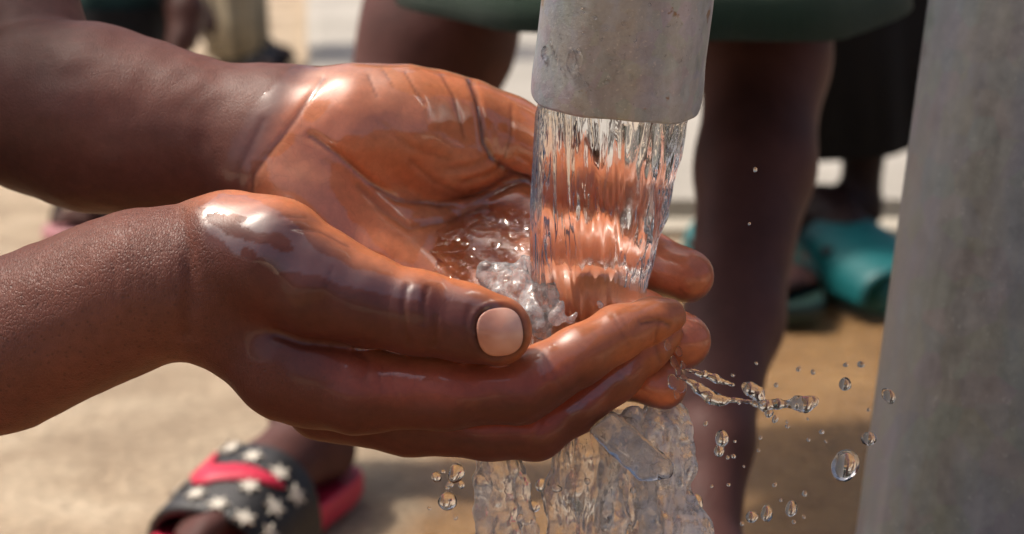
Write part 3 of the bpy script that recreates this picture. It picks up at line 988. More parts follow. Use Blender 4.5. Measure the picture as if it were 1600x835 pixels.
def foot_chains(heel, toe, ankle, zs, left, w=1.0):
    """heel, toe on the ground; zs = sole thickness; left: big toe on the side +s"""
    d, s, Ln = foot_frame(heel.copy(), toe.copy())
    b = Ln / 0.17 * w
    sg = 1.0 if left else -1.0
    up = arr(0, 0, 1)
    H = heel + d * 0.13 * Ln + up * (zs + 0.024 * b)
    mid = heel + d * 0.45 * Ln + up * (zs + 0.024 * b)
    ball1 = heel + d * 0.74 * Ln + s * sg * 0.014 * b + up * (zs + 0.014 * b)
    ball5 = heel + d * 0.66 * Ln - s * sg * 0.020 * b + up * (zs + 0.011 * b)
    ch = [[(H, 0.023 * b), (mid + s * sg * 0.006 * b, 0.022 * b), (ball1, 0.0145 * b)],
          [(H, 0.022 * b), (mid - s * sg * 0.008 * b, 0.019 * b), (ball5, 0.012 * b)],
          [(ball1, 0.014 * b), (ball5, 0.012 * b)],
          [(ankle, 0.021 * b), (heel + d * 0.24 * Ln + up * (zs + 0.04 * b), 0.024 * b), (mid + up * 0.006 * b, 0.022 * b)],
          [(ankle, 0.021 * b), (H, 0.023 * b)]]
    for i in range(5):
        f = i / 4
        root = ball1 * (1 - f) + ball5 * f
        ln = (1.0 - 0.42 * f) * Ln * 0.20
        tp = heel + d * (0.955 - 0.16 * f ** 1.4) * Ln + s * sg * (0.017 - 0.043 * f) * b + up * (zs + (0.0095 - 0.003 * f) * b)
        r = (0.0095 if i == 0 else 0.0066 - 0.0006 * i) * b
        kn = root * 0.45 + tp * 0.55 + up * 0.005 * b
        ch.append([(root, r * 1.15), (kn, r * 1.05), (tp, r)])
    return ch

def slide_sandal(owner, heel, toe, zs, m_sole, m_strap, b=1.0, u0=0.42, u1=0.74, hgt=0.052, wid=0.037, side=0.0):
    d, s, Ln = foot_frame(heel.copy(), toe.copy())
    up = arr(0, 0, 1)
    sandal = empty('slide_sandal', (0, 0, 0)); sandal.parent = owner
    sandal['_org'] = list(owner['_org'])
    # sole outline
    n = 48
    ol = []
    for i in range(n):
        a = 2 * math.pi * i / n
        u = 0.5 - 0.5 * math.cos(a) * 1.0
        w = wid * b * (0.72 + 0.30 * smooth(0.2, 0.8, np.array(u))) * abs(math.sin(a)) ** 0.55 * (1 if math.sin(a) >= 0 else -1)
        ol.append(heel + d * (-0.03 + 1.06 * u) * Ln + s * w)
    ol = np.array(ol)
    cen = ol.mean(0)
    lev = [(0.0, 0.96), (0.003, 1.0), (zs - 0.003, 1.0), (zs, 0.97), (zs - 0.001, 0.9)]
    rings = np.array([cen + (ol - cen) * f + up * z for z, f in lev])
    V, F = loft(rings, cap0=True, cap1=True)
    mesh_obj('sole', V, [tuple(f)[::-1] for f in F], m_sole, parent=sandal)
    # strap
    def strap_pt(u, v, off=0.0):
        """u along the foot, v 0..1 across the arch"""
        a = math.pi * (1 - v)
        ww = wid * b * 1.03 + off
        hh = (hgt * (1.0 - 0.42 * (u - u0) / (u1 - u0))) * b + off
        ca, sa = math.cos(a), math.sin(a)
        x = math.copysign(abs(ca) ** 0.8, ca) * ww
        z = zs * 0.35 + (hh) * abs(sa) ** 0.75
        uu = u + 0.02 * math.sin(math.pi * v)
        return heel + d * uu * Ln + s * x + up * z
    nu, nv = 14, 40
    outr = np.array([[strap_pt(u, v, 0.0012 + 0.0012 * math.sin(math.pi * i / (nu - 1)) ** 0.5) for v in np.linspace(0, 1, nv)] for i, u in enumerate(np.linspace(u0, u1, nu))])
    innr = np.array([[strap_pt(u, v, -0.0022) for v in np.linspace(0, 1, nv)] for u in np.linspace(u0 + 0.003, u1 - 0.003, nu)])
    rings = np.concatenate([outr, innr[::-1], outr[:1]])
    V, F = loft(rings, close_u=False)
    mesh_obj('strap', V, F, m_strap, parent=sandal)
    return sandal, strap_pt

def head_chain(c, r=0.075):
    return [[(c + arr(0, 0, 0.02), r), (c + arr(0, 0, -0.035), r * 0.82)], [(c - arr(0, 0, 0.05), r * 0.55), (c - arr(0, 0, 0.14), r * 0.55)]]

def cloth_tube(name, sections, mat, parent, m=72, folds=0.004, thick=0.003, hem=None):
    """sections: (centre, rx, ry) from hem up; a thin-walled garment"""
    th = np.linspace(0, 2 * np.pi, m, endpoint=False)
    def ring(c, rx, ry, k):
        c = np.asarray(c, float)
        p = np.stack([c[0] + rx * np.cos(th), c[1] + ry * np.sin(th), np.full(m, c[2])], 1)
        w = folds * (np.sin(th * 7 + 0.6) * 0.6 + np.sin(th * 12 + 2.0) * 0.4) * k
        q = p - c; q[:, 2] = 0
        q /= np.linalg.norm(q, axis=1, keepdims=True)
        p = p + q * w[:, None]
        return p
    out_, in_ = [], []
    for i, (c, rx, ry) in enumerate(sections):
        k = 1 - i / len(sections)
        o_ = ring(c, rx, ry, k)
        if i == 0 and hem is not None: o_[:, 2] += hem(th)
        out_.append(o_)
        i_ = ring(c, rx - thick, ry - thick, k)
        if i == 0 and hem is not None: i_[:, 2] += hem(th)
        in_.append(i_)
    rings = np.array(in_[::-1] + out_)
    V, F = loft(rings)
    return mesh_obj(name, V, F, mat, parent=parent)

# --- child in the green skirt, starred slides
M_GREEN = simple_mat('green_cotton', (0.020, 0.052, 0.030), 0.85, 0.2, 30, 0.0012, 900, 0.2, 0.25)
M_BLACKCLOTH = simple_mat('black_cotton', (0.012, 0.012, 0.013), 0.9, 0.25, 40, 0.001, 900, 0.2, 0.1)
M_DKGREEN = simple_mat('dark_green_cotton', (0.016, 0.036, 0.027), 0.85, 0.25, 40, 0.001, 900, 0.2, 0.2)
M_TEALCLOTH = simple_mat('teal_green_cotton', (0.020, 0.052, 0.045), 0.85, 0.25, 40, 0.001, 900, 0.2, 0.2)
M_KHAKI = simple_mat('khaki_cotton', (0.34, 0.29, 0.20), 0.9, 0.45, 45, 0.002, 700, 0.2, 0.1)
M_PINK = simple_mat('pink_rubber', (0.72, 0.035, 0.085), 0.45, 0.08, 60, 0.0003, 600)
M_STRAP = simple_mat('black_rubber', (0.016, 0.016, 0.018), 0.38, 0.2, 60, 0.0004, 900)
M_STAR = simple_mat('cream_star', (0.66, 0.61, 0.52), 0.6, 0.08, 200)
M_TEAL = simple_mat('teal_rubber', (0.010, 0.135, 0.145), 0.45, 0.12, 60, 0.0003, 600)
M_DGSLIDE = simple_mat('dark_green_rubber', (0.010, 0.035, 0.028), 0.5, 0.15, 60)
M_BLACKRUB = simple_mat('black_sole_rubber', (0.014, 0.014, 0.015), 0.6, 0.2, 60)

heelB = gpt(538, 768); toeB = gpt(258, 925)
ankB = wpt(482, 640, 1.035)
kneeB = wpt(640, 190, 1.06); hemB = wpt(683, 62, 1.06); hipB = wpt(760, -330, 1.08)
ankB2 = wpt(1100, 905, 0.75); calfB2 = wpt(1146, 500, 0.835); shinB2 = wpt(1180, 260, 0.88); kneeB2 = wpt(1196, 90, 0.91); hipB2 = wpt(1190, -330, 1.02)
heelB2 = arr(ankB2[0] + 0.012, ankB2[1] + 0.03, 0.0); toeB2 = arr(ankB2[0] + 0.02, ankB2[1] - 0.125, 0.0)
pel = (hipB + hipB2) / 2 + arr(0, 0.02, 0.06)
chestB = pel + arr(0, 0.03, 0.26)
chB = [[(hipB, 0.055), (hemB, 0.040), (kneeB, 0.0355), (wpt(575, 400, 1.06), 0.032), (wpt(505, 540, 1.06), 0.026), (ankB, 0.0215)],
       [(hipB2, 0.050), (kneeB2, 0.0282), (shinB2, 0.0250), (calfB2, 0.0195), (wpt(1114, 690, 0.785), 0.0145), (ankB2, 0.0125)],
       [(hipB, 0.055), (pel, 0.08), (hipB2, 0.055)], [(pel, 0.085), (chestB, 0.085)],
       [(chestB + arr(-0.09, 0, 0.04), 0.04), (chestB + arr(0.09, 0, 0.04), 0.04)],
       [(chestB + arr(-0.10, 0, 0.03), 0.03), (chestB + arr(-0.14, -0.01, -0.13), 0.024), (chestB + arr(-0.13, -0.06, -0.24), 0.019)],
       [(chestB + arr(0.10, 0, 0.03), 0.03), (chestB + arr(0.15, -0.01, -0.13), 0.024), (chestB + arr(0.14, -0.06, -0.24), 0.019)]]
chB += head_chain(chestB + arr(0, -0.01, 0.23))
chB += foot_chains(heelB, toeB, ankB, 0.014, False, 0.66)
chB += foot_chains(heelB2, toeB2, ankB2, 0.014, True, 0.8)
V, F = body_mesh(chB, 0.0032)
perB = mesh_obj('person', V, F, M_SK_B, base=(pel[0], pel[1], 0))
props(perB, 'child in green skirt standing with legs apart behind the cupped hands, starred sandals', 'person')
hemc = arr(0.0617, 0.905, 0.252)
skirt_secs = []
for t in np.linspace(0, 1, 10):
    c = hemc * (1 - t) + (pel + arr(0, 0, 0.05)) * t
    skirt_secs.append((c, 0.119 * (1 - t) + 0.100 * t, 0.155 * (1 - t) + 0.09 * t))
for t in np.linspace(0.1, 1, 6):
    c = (pel + arr(0, 0, 0.05)) * (1 - t) + (chestB + arr(0, 0, 0.05)) * t
    skirt_secs.append((c, 0.105 + 0.008 * t, 0.09))
hemf = lambda th: 0.012 * np.clip(np.abs(np.cos(th)) - 0.55, 0, 1) ** 1.0 * 2.0 + 0.002 * np.sin(th * 3 + 1)
cloth_tube('skirt', skirt_secs, M_GREEN, perB, hem=hemf)

def star_mesh(n=6, ro=0.0052, ri=0.0027, t=0.0008):
    v = []
    for z in (-t, t):
        for i in range(2 * n):
            r = ro if i % 2 == 0 else ri
            a = math.pi * i / n
            v.append((r * math.cos(a), r * math.sin(a), z))
    m2 = 2 * n
    f = [tuple(range(m2, 2 * m2)), tuple(range(m2))[::-1]] + [(i, (i + 1) % m2, m2 + (i + 1) % m2, m2 + i) for i in range(m2)]
    me = bpy.data.meshes.new('star'); me.from_pydata(v, [], f); me.update(); me.materials.append(M_STAR)
    return me
STAR = star_mesh(6, 0.0058, 0.0024, 0.0006)

def put_star(sandal, fn, u, v, rot=0.0):
    e = 0.01
    p = fn(u, v, 0.0030); pu = fn(u + e, v, 0.0030) - p; pv = fn(u, v + e, 0.0030) - p
    n = np.cross(pu, pv); n /= np.linalg.norm(n)
    x = pu / np.linalg.norm(pu); y = np.cross(n, x)
    o = bpy.data.objects.new('star', STAR); col.objects.link(o)
    o.parent = sandal
    Mx = Matrix(((x[0], y[0], n[0], 0), (x[1], y[1], n[1], 0), (x[2], y[2], n[2], 0), (0, 0, 0, 1)))
    loc = p - np.array(sandal['_org'])
    o.matrix_local = Matrix.Translation(Vector(loc)) @ Mx @ Matrix.Rotation(rot, 4, 'Z')

def check_mark(sandal, fn, pts, widths):
    """the pink tick on the strap, bent over it, slightly proud"""
    rows = []
    for off in (0.0026, 0.0036):
        for sgn in (-1, 1):
            rows.append([fn(u + sgn * w, v, off) for (u, v), w in zip(pts, widths)])
    lo_a, lo_b, hi_a, hi_b = rows
    rings = np.array([[lo_a[i], hi_a[i], hi_b[i], lo_b[i]] for i in range(len(pts))])
    V, F = loft(rings, cap0=True, cap1=True)
    mesh_obj('tick_mark', V, F, M_PINK, parent=sandal)

sand, sfn = slide_sandal(perB, heelB, toeB, 0.014, M_PINK, M_STRAP, b=1.0, u0=0.47, u1=0.80, hgt=0.040, wid=0.0295)
_uv = [(u, v) for u in np.linspace(0.47, 0.80, 50) for v in np.linspace(0.02, 0.98, 90)]
_pp = w2c(np.array([sfn(u, v, 0.002) for u, v in _uv]))
_pp = np.stack([_pp[:, 0] / _pp[:, 2] * FPX + 800, _pp[:, 1] / _pp[:, 2] * FPX + 417.5], 1)
_P3 = np.array([[sfn(u, v, 0.002), sfn(u + 0.01, v, 0.002), sfn(u, v + 0.01, 0.002)] for u, v in _uv])
_nn = np.cross(_P3[:, 1] - _P3[:, 0], _P3[:, 2] - _P3[:, 0]); _nn *= np.sign((_nn * np.array([0, 0, 1.0])).sum(1) + 1e-12)[:, None]
_pp[((_P3[:, 0] - np.array([0, 0, CAMH])) * _nn).sum(1) > 0] = 1e6
def strap_uv(x, y):
    return _uv[int(np.argmin(((_pp - np.array([x, y])) ** 2).sum(1)))]
for i, (x, y) in enumerate([(362, 703), (394, 714), (435, 741), (281, 764), (307, 774), (340, 789), (388, 762), (381, 812), (426, 795), (459, 775), (420, 838), (345, 700)]):
    u, v = strap_uv(x, y)
    put_star(sand, sfn, u, v, i * 1.3)
tick = [((338, 709), (342, 716)), ((326, 720), (337, 722)), ((314, 732), (333, 728)), ((298, 748), (331, 732)), ((302, 761), (345, 732)), ((322, 759), (354, 731)), ((340, 756), (364, 731)),
        ((370, 752), (382, 732)), ((400, 754), (400, 736)), ((420, 760), (424, 749)), ((442, 765), (441, 762))]
rings = []
for (a, b) in tick:
    (ua, va), (ub, vb) = strap_uv(*a), strap_uv(*b)
    rings.append([sfn(ua, va, 0.0024), sfn(ua, va, 0.0040), sfn(ub, vb, 0.0040), sfn(ub, vb, 0.0024)])
V, F = loft(np.array(rings), cap0=True, cap1=True)
mesh_obj('tick_mark', V, F, M_PINK, parent=sand)
sand2, sfn2 = slide_sandal(perB, heelB2, toeB2, 0.014, M_PINK, M_STRAP, b=0.9, u0=0.46, u1=0.79, hgt=0.037, wid=0.0295)
for (u, v) in [(0.50, 0.30), (0.50, 0.6), (0.62, 0.5), (0.72, 0.25), (0.72, 0.75)]:
    put_star(sand2, sfn2, u, v, u * 7)

# --- child with the teal slides
heelC = gpt(1236, 402); toeC = gpt(1425, 492)
ankC = wpt(1342, 325, 1.56)
hipC = ankC + arr(0.01, 0.03, 0.34); kneeC = ankC + arr(0.008, -0.004, 0.17)
heelC2 = gpt(1116, 392); toeC2 = gpt(1176, 480); ankC2 = heelC2 + arr(0.012, -0.035, 0.055)
hipC2 = arr(hipC[0] - 0.08, hipC[1], hipC[2]); kneeC2 = (ankC2 + hipC2) / 2 + arr(0, -0.02, 0)
pelC = (hipC + hipC2) / 2 + arr(0, 0.02, 0.05); chestC = pelC + arr(0, 0.02, 0.24)
chC = [[(hipC, 0.045), (kneeC, 0.0200), (kneeC * 0.4 + ankC * 0.6, 0.0185), (ankC, 0.0150)], [(hipC2, 0.045), (kneeC2, 0.0215), (ankC2, 0.0160)],
       [(hipC, 0.05), (pelC, 0.07), (hipC2, 0.05)], [(pelC, 0.075), (chestC, 0.08)],
       [(chestC + arr(-0.1, 0, 0.04), 0.03), (chestC + arr(-0.13, -0.01, -0.2), 0.02)], [(chestC + arr(0.1, 0, 0.04), 0.03), (chestC + arr(0.13, -0.01, -0.2), 0.02)]]
chC += head_chain(chestC + arr(0, 0, 0.22))
chC += foot_chains(heelC, toeC, ankC, 0.02, True, 0.58) + foot_chains(heelC2, toeC2, ankC2, 0.02, False, 0.58)
V, F = body_mesh(chC, 0.004)
perC = mesh_obj('person', V, F, M_SK_C, base=(pelC[0], pelC[1], 0))
props(perC, 'child in black clothes and teal slide sandals standing beside the pump column', 'person')
hc = wpt(1360, 215, 1.60)
secs = []
for t in np.linspace(0, 1, 8):
    c = arr(hc[0], hipC[1] + 0.0, hc[2]) * (1 - t) + (chestC + arr(0, 0, 0.03)) * t
    secs.append((c, 0.062 + 0.045 * smooth(0, 0.6, np.array(t)), 0.07 + 0.01 * t))
cloth_tube('trousers', secs, M_BLACKCLOTH, perC, folds=0.006, hem=lambda th: 0.012 * np.cos(th))
for hl, te in ((heelC, toeC), (heelC2, toeC2)):
    sd, fn = slide_sandal(perC, hl, te, 0.026, M_TEAL, M_TEAL, b=1.0, u0=0.42, u1=0.99, hgt=0.041, wid=0.036)
    p = fn(0.66, 0.80, 0.003)
    bm = bmesh.new(); bmesh.ops.create_icosphere(bm, subdivisions=2, radius=0.0055)
    Vv = np.array([v.co for v in bm.verts]) * arr(1.2, 0.6, 0.8) + p; Ff = [[v.index for v in f.verts] for f in bm.faces]; bm.free()
    mesh_obj('badge', Vv, Ff, M_STRAP, parent=sd)

# --- child hidden behind the green skirt, only a foot in a dark green slide shows
heelD = gpt(1150, 430); toeD = gpt(1234, 508)
ankD = heelD + arr(0.010, -0.03, 0.055)
hipD = ankD + arr(0.0, 0.06, 0.35); pelD = hipD + arr(-0.05, 0.0, 0.05); ankD2 = ankD + arr(0.0, 0.11, 0.0); hipD2 = hipD + arr(0.0, 0.08, 0)
chestD = pelD + arr(0, 0, 0.22)
heelD2 = arr(ankD2[0], ankD2[1] + 0.03, 0); toeD2 = arr(ankD2[0] - 0.0, ankD2[1] - 0.10, 0)
chD = [[(hipD, 0.045), ((ankD + hipD) / 2, 0.022), (ankD, 0.017)], [(hipD2, 0.045), ((ankD2 + hipD2) / 2, 0.022), (ankD2, 0.017)], [(hipD, 0.05), (hipD2, 0.05)], [(pelD, 0.07), (chestD, 0.07)]]
chD += head_chain(chestD + arr(0, 0, 0.2)) + foot_chains(heelD, toeD, ankD, 0.016, True, 0.95) + foot_chains(heelD2, toeD2, ankD2, 0.016, False, 0.95)
V, F = body_mesh(chD, 0.004)
perD = mesh_obj('person', V, F, M_SK_F, base=(pelD[0], pelD[1], 0))
props(perD, 'child hidden behind the skirted child, toes in a dark green slide showing', 'person')
cloth_tube('dress', [(arr(pelD[0], pelD[1], 0.27) * (1 - t) + chestD * t, 0.10 - 0.01 * t, 0.085) for t in np.linspace(0, 1, 7)], M_DKGREEN, perD)
for hl, te in ((heelD, toeD), (heelD2, toeD2)):
    slide_sandal(perD, hl, te, 0.016, M_DGSLIDE, M_DGSLIDE, b=0.95, u0=0.42, u1=0.74)

# --- crouching child at the left, dark green shirt over black shorts
ZF = 1.80
fA = lambda x, y, z=ZF: wpt(x, y, z)
ftF = gpt(176, 366)
hipF = fA(150, 60, 1.88); chF_ = [
    [(fA(150, -60, 1.9), 0.05), (hipF, 0.05)], [(fA(150, -60, 1.9), 0.05), (fA(140, -330, 1.9), 0.055)],
    [(fA(60, -330, 1.88), 0.035), (fA(225, -310, 1.9), 0.032)],
    [(fA(225, -300, 1.9), 0.030), (fA(268, -90, 1.88), 0.024), (fA(290, 20, 1.84), 0.017), (fA(286, 60, 1.83), 0.013), (fA(272, 84, 1.82), 0.010)],
    [(hipF, 0.045), (fA(150, 130, 1.84), 0.034), (fA(172, 250, 1.80), 0.020), (ftF + arr(0, 0.02, 0.04), 0.013)],
    [(hipF + arr(-0.03, 0, 0), 0.045), (fA(120, 130, 1.9), 0.034), (ftF + arr(-0.01, 0.24, 0.04), 0.013)]]
hF, tF = ftF + arr(0.012, 0.035, 0), ftF + arr(-0.035, -0.045, 0)
hF2, tF2 = hF + arr(-0.01, 0.22, 0), tF + arr(-0.01, 0.22, 0)
chF_ += foot_chains(hF, tF, ftF + arr(0, 0.02, 0.04), 0.012, True, 0.95) + foot_chains(hF2, tF2, ftF + arr(-0.01, 0.24, 0.04), 0.012, False, 0.95)
chF_ += head_chain(fA(120, -520, 1.9), 0.07)
V, F = body_mesh(chF_, 0.0045)
perF = mesh_obj('person', V, F, M_SK_F, base=(ftF[0], ftF[1], 0))
props(perF, 'crouching child in dark green shirt and black shorts behind the bent elbow', 'person')
secs = [(fA(165, 52 - 400 * t, 1.9), 0.060 + 0.008 * math.sin(math.pi * t), 0.075) for t in np.linspace(0, 1, 8)]
cloth_tube('shirt', secs, M_TEALCLOTH, perF, folds=0.003)
secs = [(fA(172, 98 - 90 * t, 1.88), 0.056 + 0.004 * t, 0.068) for t in np.linspace(0, 1, 6)]
cloth_tube('shorts', secs, M_BLACKCLOTH, perF, folds=0.003)
slide_sandal(perF, hF, tF, 0.012, simple_mat('pale_pink_rubber', (0.50, 0.22, 0.24), 0.5), M_BLACKRUB, b=0.9, u0=0.55, u1=0.72)
slide_sandal(perF, hF2, tF2, 0.012, M_BLACKRUB, M_BLACKRUB, b=0.9, u0=0.55, u1=0.72)

# --- person in khaki trousers far behind
ftG = gpt(392, 122)
zG = 2.80
chG = [[(wpt(345, -400, zG), 0.05), (wpt(352, 40, zG), 0.036), (ftG + arr(-0.01, 0.02, 0.06), 0.022)],
       [(wpt(345, -400, zG + 0.12), 0.05), (wpt(350, 40, zG + 0.14), 0.036), (ftG + arr(-0.02, 0.17, 0.06), 0.022)],
       [(wpt(345, -420, zG + 0.06), 0.09), (wpt(345, -760, zG + 0.06), 0.09)],
       [(wpt(345, -760, zG), 0.05), (wpt(345, -760, zG + 0.12), 0.05)]]
chG += head_chain(wpt(345, -960, zG + 0.06), 0.075)
hG, tG = ftG + arr(-0.045, 0.03, 0), ftG + arr(0.055, -0.07, 0)
chG += foot_chains(hG, tG, ftG + arr(-0.01, 0.02, 0.06), 0.012, True) + foot_chains(hG + arr(-.01, .15, 0), tG + arr(-.01, .15, 0), ftG + arr(-0.02, 0.17, 0.06), 0.012, False)
V, F = body_mesh(chG, 0.0055)
perG = mesh_obj('person', V, F, M_SK_C, base=(ftG[0], ftG[1], 0))
props(perG, 'person in patterned khaki trousers standing on sand, farthest behind the bent arm', 'person')
secs = [(wpt(372 - 18 * smooth(0, .4, np.array(t)), 88 - 560 * t, zG), 0.040 + 0.014 * t, 0.045 + 0.02 * t) for t in np.linspace(0, 1, 9)]
cloth_tube('trouser_leg', secs, M_KHAKI, perG, folds=0.008)
secs = [(wpt(372 - 18 * smooth(0, .4, np.array(t)), 84 - 560 * t, zG + 0.15), 0.040 + 0.014 * t, 0.045 + 0.02 * t) for t in np.linspace(0, 1, 9)]
cloth_tube('trouser_leg', secs, M_KHAKI, perG, folds=0.008)
secs = [(wpt(345, -400 - 400 * t, zG + 0.06), 0.095, 0.11) for t in np.linspace(0, 1, 6)]
cloth_tube('shirt', secs, M_BLACKCLOTH, perG, folds=0.003)
slide_sandal(perG, hG, tG, 0.012, M_BLACKRUB, M_BLACKRUB, u0=0.4, u1=0.8)
print('set', time.time() - T0)
# ------------------------------------------------------------------ the person whose hands these are
def mix_arm():
    wr = c2w(cpt(310, 436, 10)); 
    e_n = c2w(cpt(-740, 795, 36))
    s_n = arr(-0.37, 0.44, 0.42)
    e_f0 = c2w(cpt(60, 170, 82)); e_f1 = c2w(cpt(10, 20, 96)); e_f2 = c2w(cpt(-60, -200, 112)); s_f = arr(-0.27, 0.66, 0.44)
    chest = arr(-0.37, 0.56, 0.38); hip = arr(-0.55, 0.60, 0.14)
    ch = [[(c2w(cpt(-20, 550, 18)), R(124, 18) * 1.03), (c2w(cpt(-170, 600, 22)), R(133, 22) * 1.03), (c2w(cpt(-450, 697, 29)), R(150, 25)), (e_n, R(150, 30))],
          [(e_n, R(150, 30)), ((e_n + s_n) / 2, 0.028), (s_n, 0.036)],
          [(c2w(cpt(-20, -60, 101)), R(109, 100)), (e_f2, R(113, 112)), (s_f, 0.036)],
          [(s_n, 0.040), (chest, 0.075), (s_f, 0.040)], [(chest, 0.085), (hip, 0.09)],
          [(hip + arr(0, -0.06, 0), 0.06), (arr(-0.33, 0.46, 0.10), 0.048), (arr(-0.45, 0.45, 0.05), 0.032)],
          [(hip + arr(0, 0.06, 0), 0.06), (arr(-0.34, 0.72, 0.12), 0.048), (arr(-0.45, 0.72, 0.05), 0.032)]]
    ch += head_chain(arr(-0.37, 0.60, 0.60), 0.078)
    ch += foot_chains(arr(-0.47, 0.46, 0), arr(-0.30, 0.44, 0), arr(-0.445, 0.45, 0.05), 0.0, True)
    ch += foot_chains(arr(-0.47, 0.72, 0), arr(-0.30, 0.72, 0), arr(-0.445, 0.72, 0.05), 0.0, False)
    return ch, chest, hip, s_n, s_f
chP, chestP, hipP, s_n, s_f = mix_arm()
Vb, Qb = body_mesh(chP, 0.0045, 0.01)
allV = np.concatenate([nearW, farW, Vb])
allQ = np.concatenate([near_Q, far_Q + len(nearW), Qb + len(nearW) + len(farW)])
allC = np.concatenate([near_col, far_col, np.tile(FOREARM * 0.8, (len(Vb), 1))])
allW = np.concatenate([near_wet, far_wet, np.zeros(len(Vb))])
# weld the arms to the upper body inside the flesh, left of the frame
def tie(A0, A1, sel):
    ia = A0 + np.nonzero(sel(allV[A0:A1]))[0][::40]
    b0 = len(nearW) + len(farW)
    best = None
    for i in ia:
        d = ((allV[b0:] - allV[i]) ** 2).sum(1)
        j = int(d.argmin())
        if best is None or d[j] < best[0]: best = (d[j], i, b0 + j)
    i, j = best[1], best[2]
    qi = allQ[np.nonzero((allQ == i).any(1))[0][0]]; qj = allQ[np.nonzero((allQ == j).any(1))[0][0]]
    i2 = qi[(list(qi).index(i) + 1) % 4]; j2 = qj[(list(qj).index(j) + 1) % 4]
    return [i, i2, j, j2]
ties = np.array([tie(0, len(nearW), lambda v: v[:, 0] < nearW[:, 0].min() + 0.006),
                 tie(len(nearW), len(nearW) + len(farW), lambda v: w2c(v)[:, 1] / w2c(v)[:, 2] * FPX + 417.5 < -25)])
allQ = np.concatenate([allQ, ties])
perA = mesh_obj('person', allV, allQ, M_SKIN, base=(hipP[0], hipP[1], 0), attrs={'skin': allC, 'wet': allW, 'shine': np.concatenate([near_shine, far_shine, np.zeros(len(Vb))]), 'pore': np.concatenate([near_pore, far_pore, np.full(len(Vb), 0.5)])})
props(perA, 'person reaching in from the left, bare wet hands cupped under the spout', 'person')

def nail_material():
    m, nt, out = mat_new('fingernail')
    p = N(nt, 'ShaderNodeBsdfPrincipled')
    tc = N(nt, 'ShaderNodeTexCoord')
    n = noise(nt, 95, 3, 0.5, tc.outputs['Object'])
    r = ramp(nt, n.outputs['Fac'], [(0.30, (0.40, 0.15, 0.10)), (0.50, (0.58, 0.29, 0.21)), (0.72, (0.72, 0.45, 0.36))])
    nt.links.new(r.outputs[0], p.inputs['Base Color'])
    p.inputs['Roughness'].default_value = 0.28
    p.inputs['Coat Weight'].default_value = 0.6
    p.inputs['Coat Roughness'].default_value = 0.08
    p.inputs['Subsurface Weight'].default_value = 0.1
    p.inputs['Subsurface Scale'].default_value = 0.002
    n2 = noise(nt, 700, 3, 0.6, tc.outputs['Object'])
    nt.links.new(bump(nt, n2.outputs['Fac'], 0.3, 0.0001), p.inputs['Normal'])
    nt.links.new(p.outputs[0], out.inputs[0])
    return m
mesh_obj('fingernail', c2w(nail_P), nail_Q, nail_material(), parent=perA)
M_SHIRT = simple_mat('faded_blue_cotton', (0.10, 0.13, 0.19), 0.9, 0.25, 30, 0.001, 800, 0.2, 0.2)
tors = body_mesh([[(s_n * 0.85 + chestP * 0.15, 0.052), (chestP, 0.088), (s_f * 0.85 + chestP * 0.15, 0.052)], [(chestP, 0.098), (hipP + arr(0.02, 0, 0.02), 0.102)],
                  [(s_n, 0.047), (s_n * 0.55 + c2w(cpt(-740, 795, 36)) * 0.45, 0.046)], [(s_f, 0.047), (s_f * 0.6 + c2w(cpt(-60, -200, 112)) * 0.4, 0.047)]], 0.006, 0.02)
mesh_obj('shirt', tors[0] + 0.004 * vnormals(*tors) * vnoise(tors[0], 18)[:, None], tors[1], M_SHIRT, parent=perA)
pants = body_mesh([[(hipP, 0.10), (hipP + arr(0, 0, 0.03), 0.10)], [(hipP + arr(0, -0.06, 0), 0.07), (arr(-0.36, 0.47, 0.105), 0.058)], [(hipP + arr(0, 0.06, 0), 0.07), (arr(-0.37, 0.71, 0.12), 0.058)]], 0.006, 0.02)
mesh_obj('shorts', pants[0], pants[1], M_KHAKI, parent=perA)
M_HAIR = simple_mat('black_hair', (0.012, 0.010, 0.010), 0.8, 0.3, 300, 0.003, 700)
hr = body_mesh([[(arr(-0.385, 0.60, 0.635), 0.079), (arr(-0.395, 0.60, 0.60), 0.076)]], 0.005)
mesh_obj('hair', hr[0], hr[1], M_HAIR, parent=perA)
for hc_, par in ((chestB + arr(0, -0.01, 0.23), perB), (chestC + arr(0, 0, 0.22), perC), (chestD + arr(0, 0, 0.2), perD), (fA(120, -520, 1.9), perF), (wpt(345, -960, zG + 0.06), perG)):
    hr = body_mesh([[(hc_ + arr(0, 0.008, 0.028), 0.074), (hc_ + arr(0, 0.02, 0.0), 0.070)]], 0.008)
    mesh_obj('hair', hr[0], hr[1], M_HAIR, parent=par)
print('person', time.time() - T0)
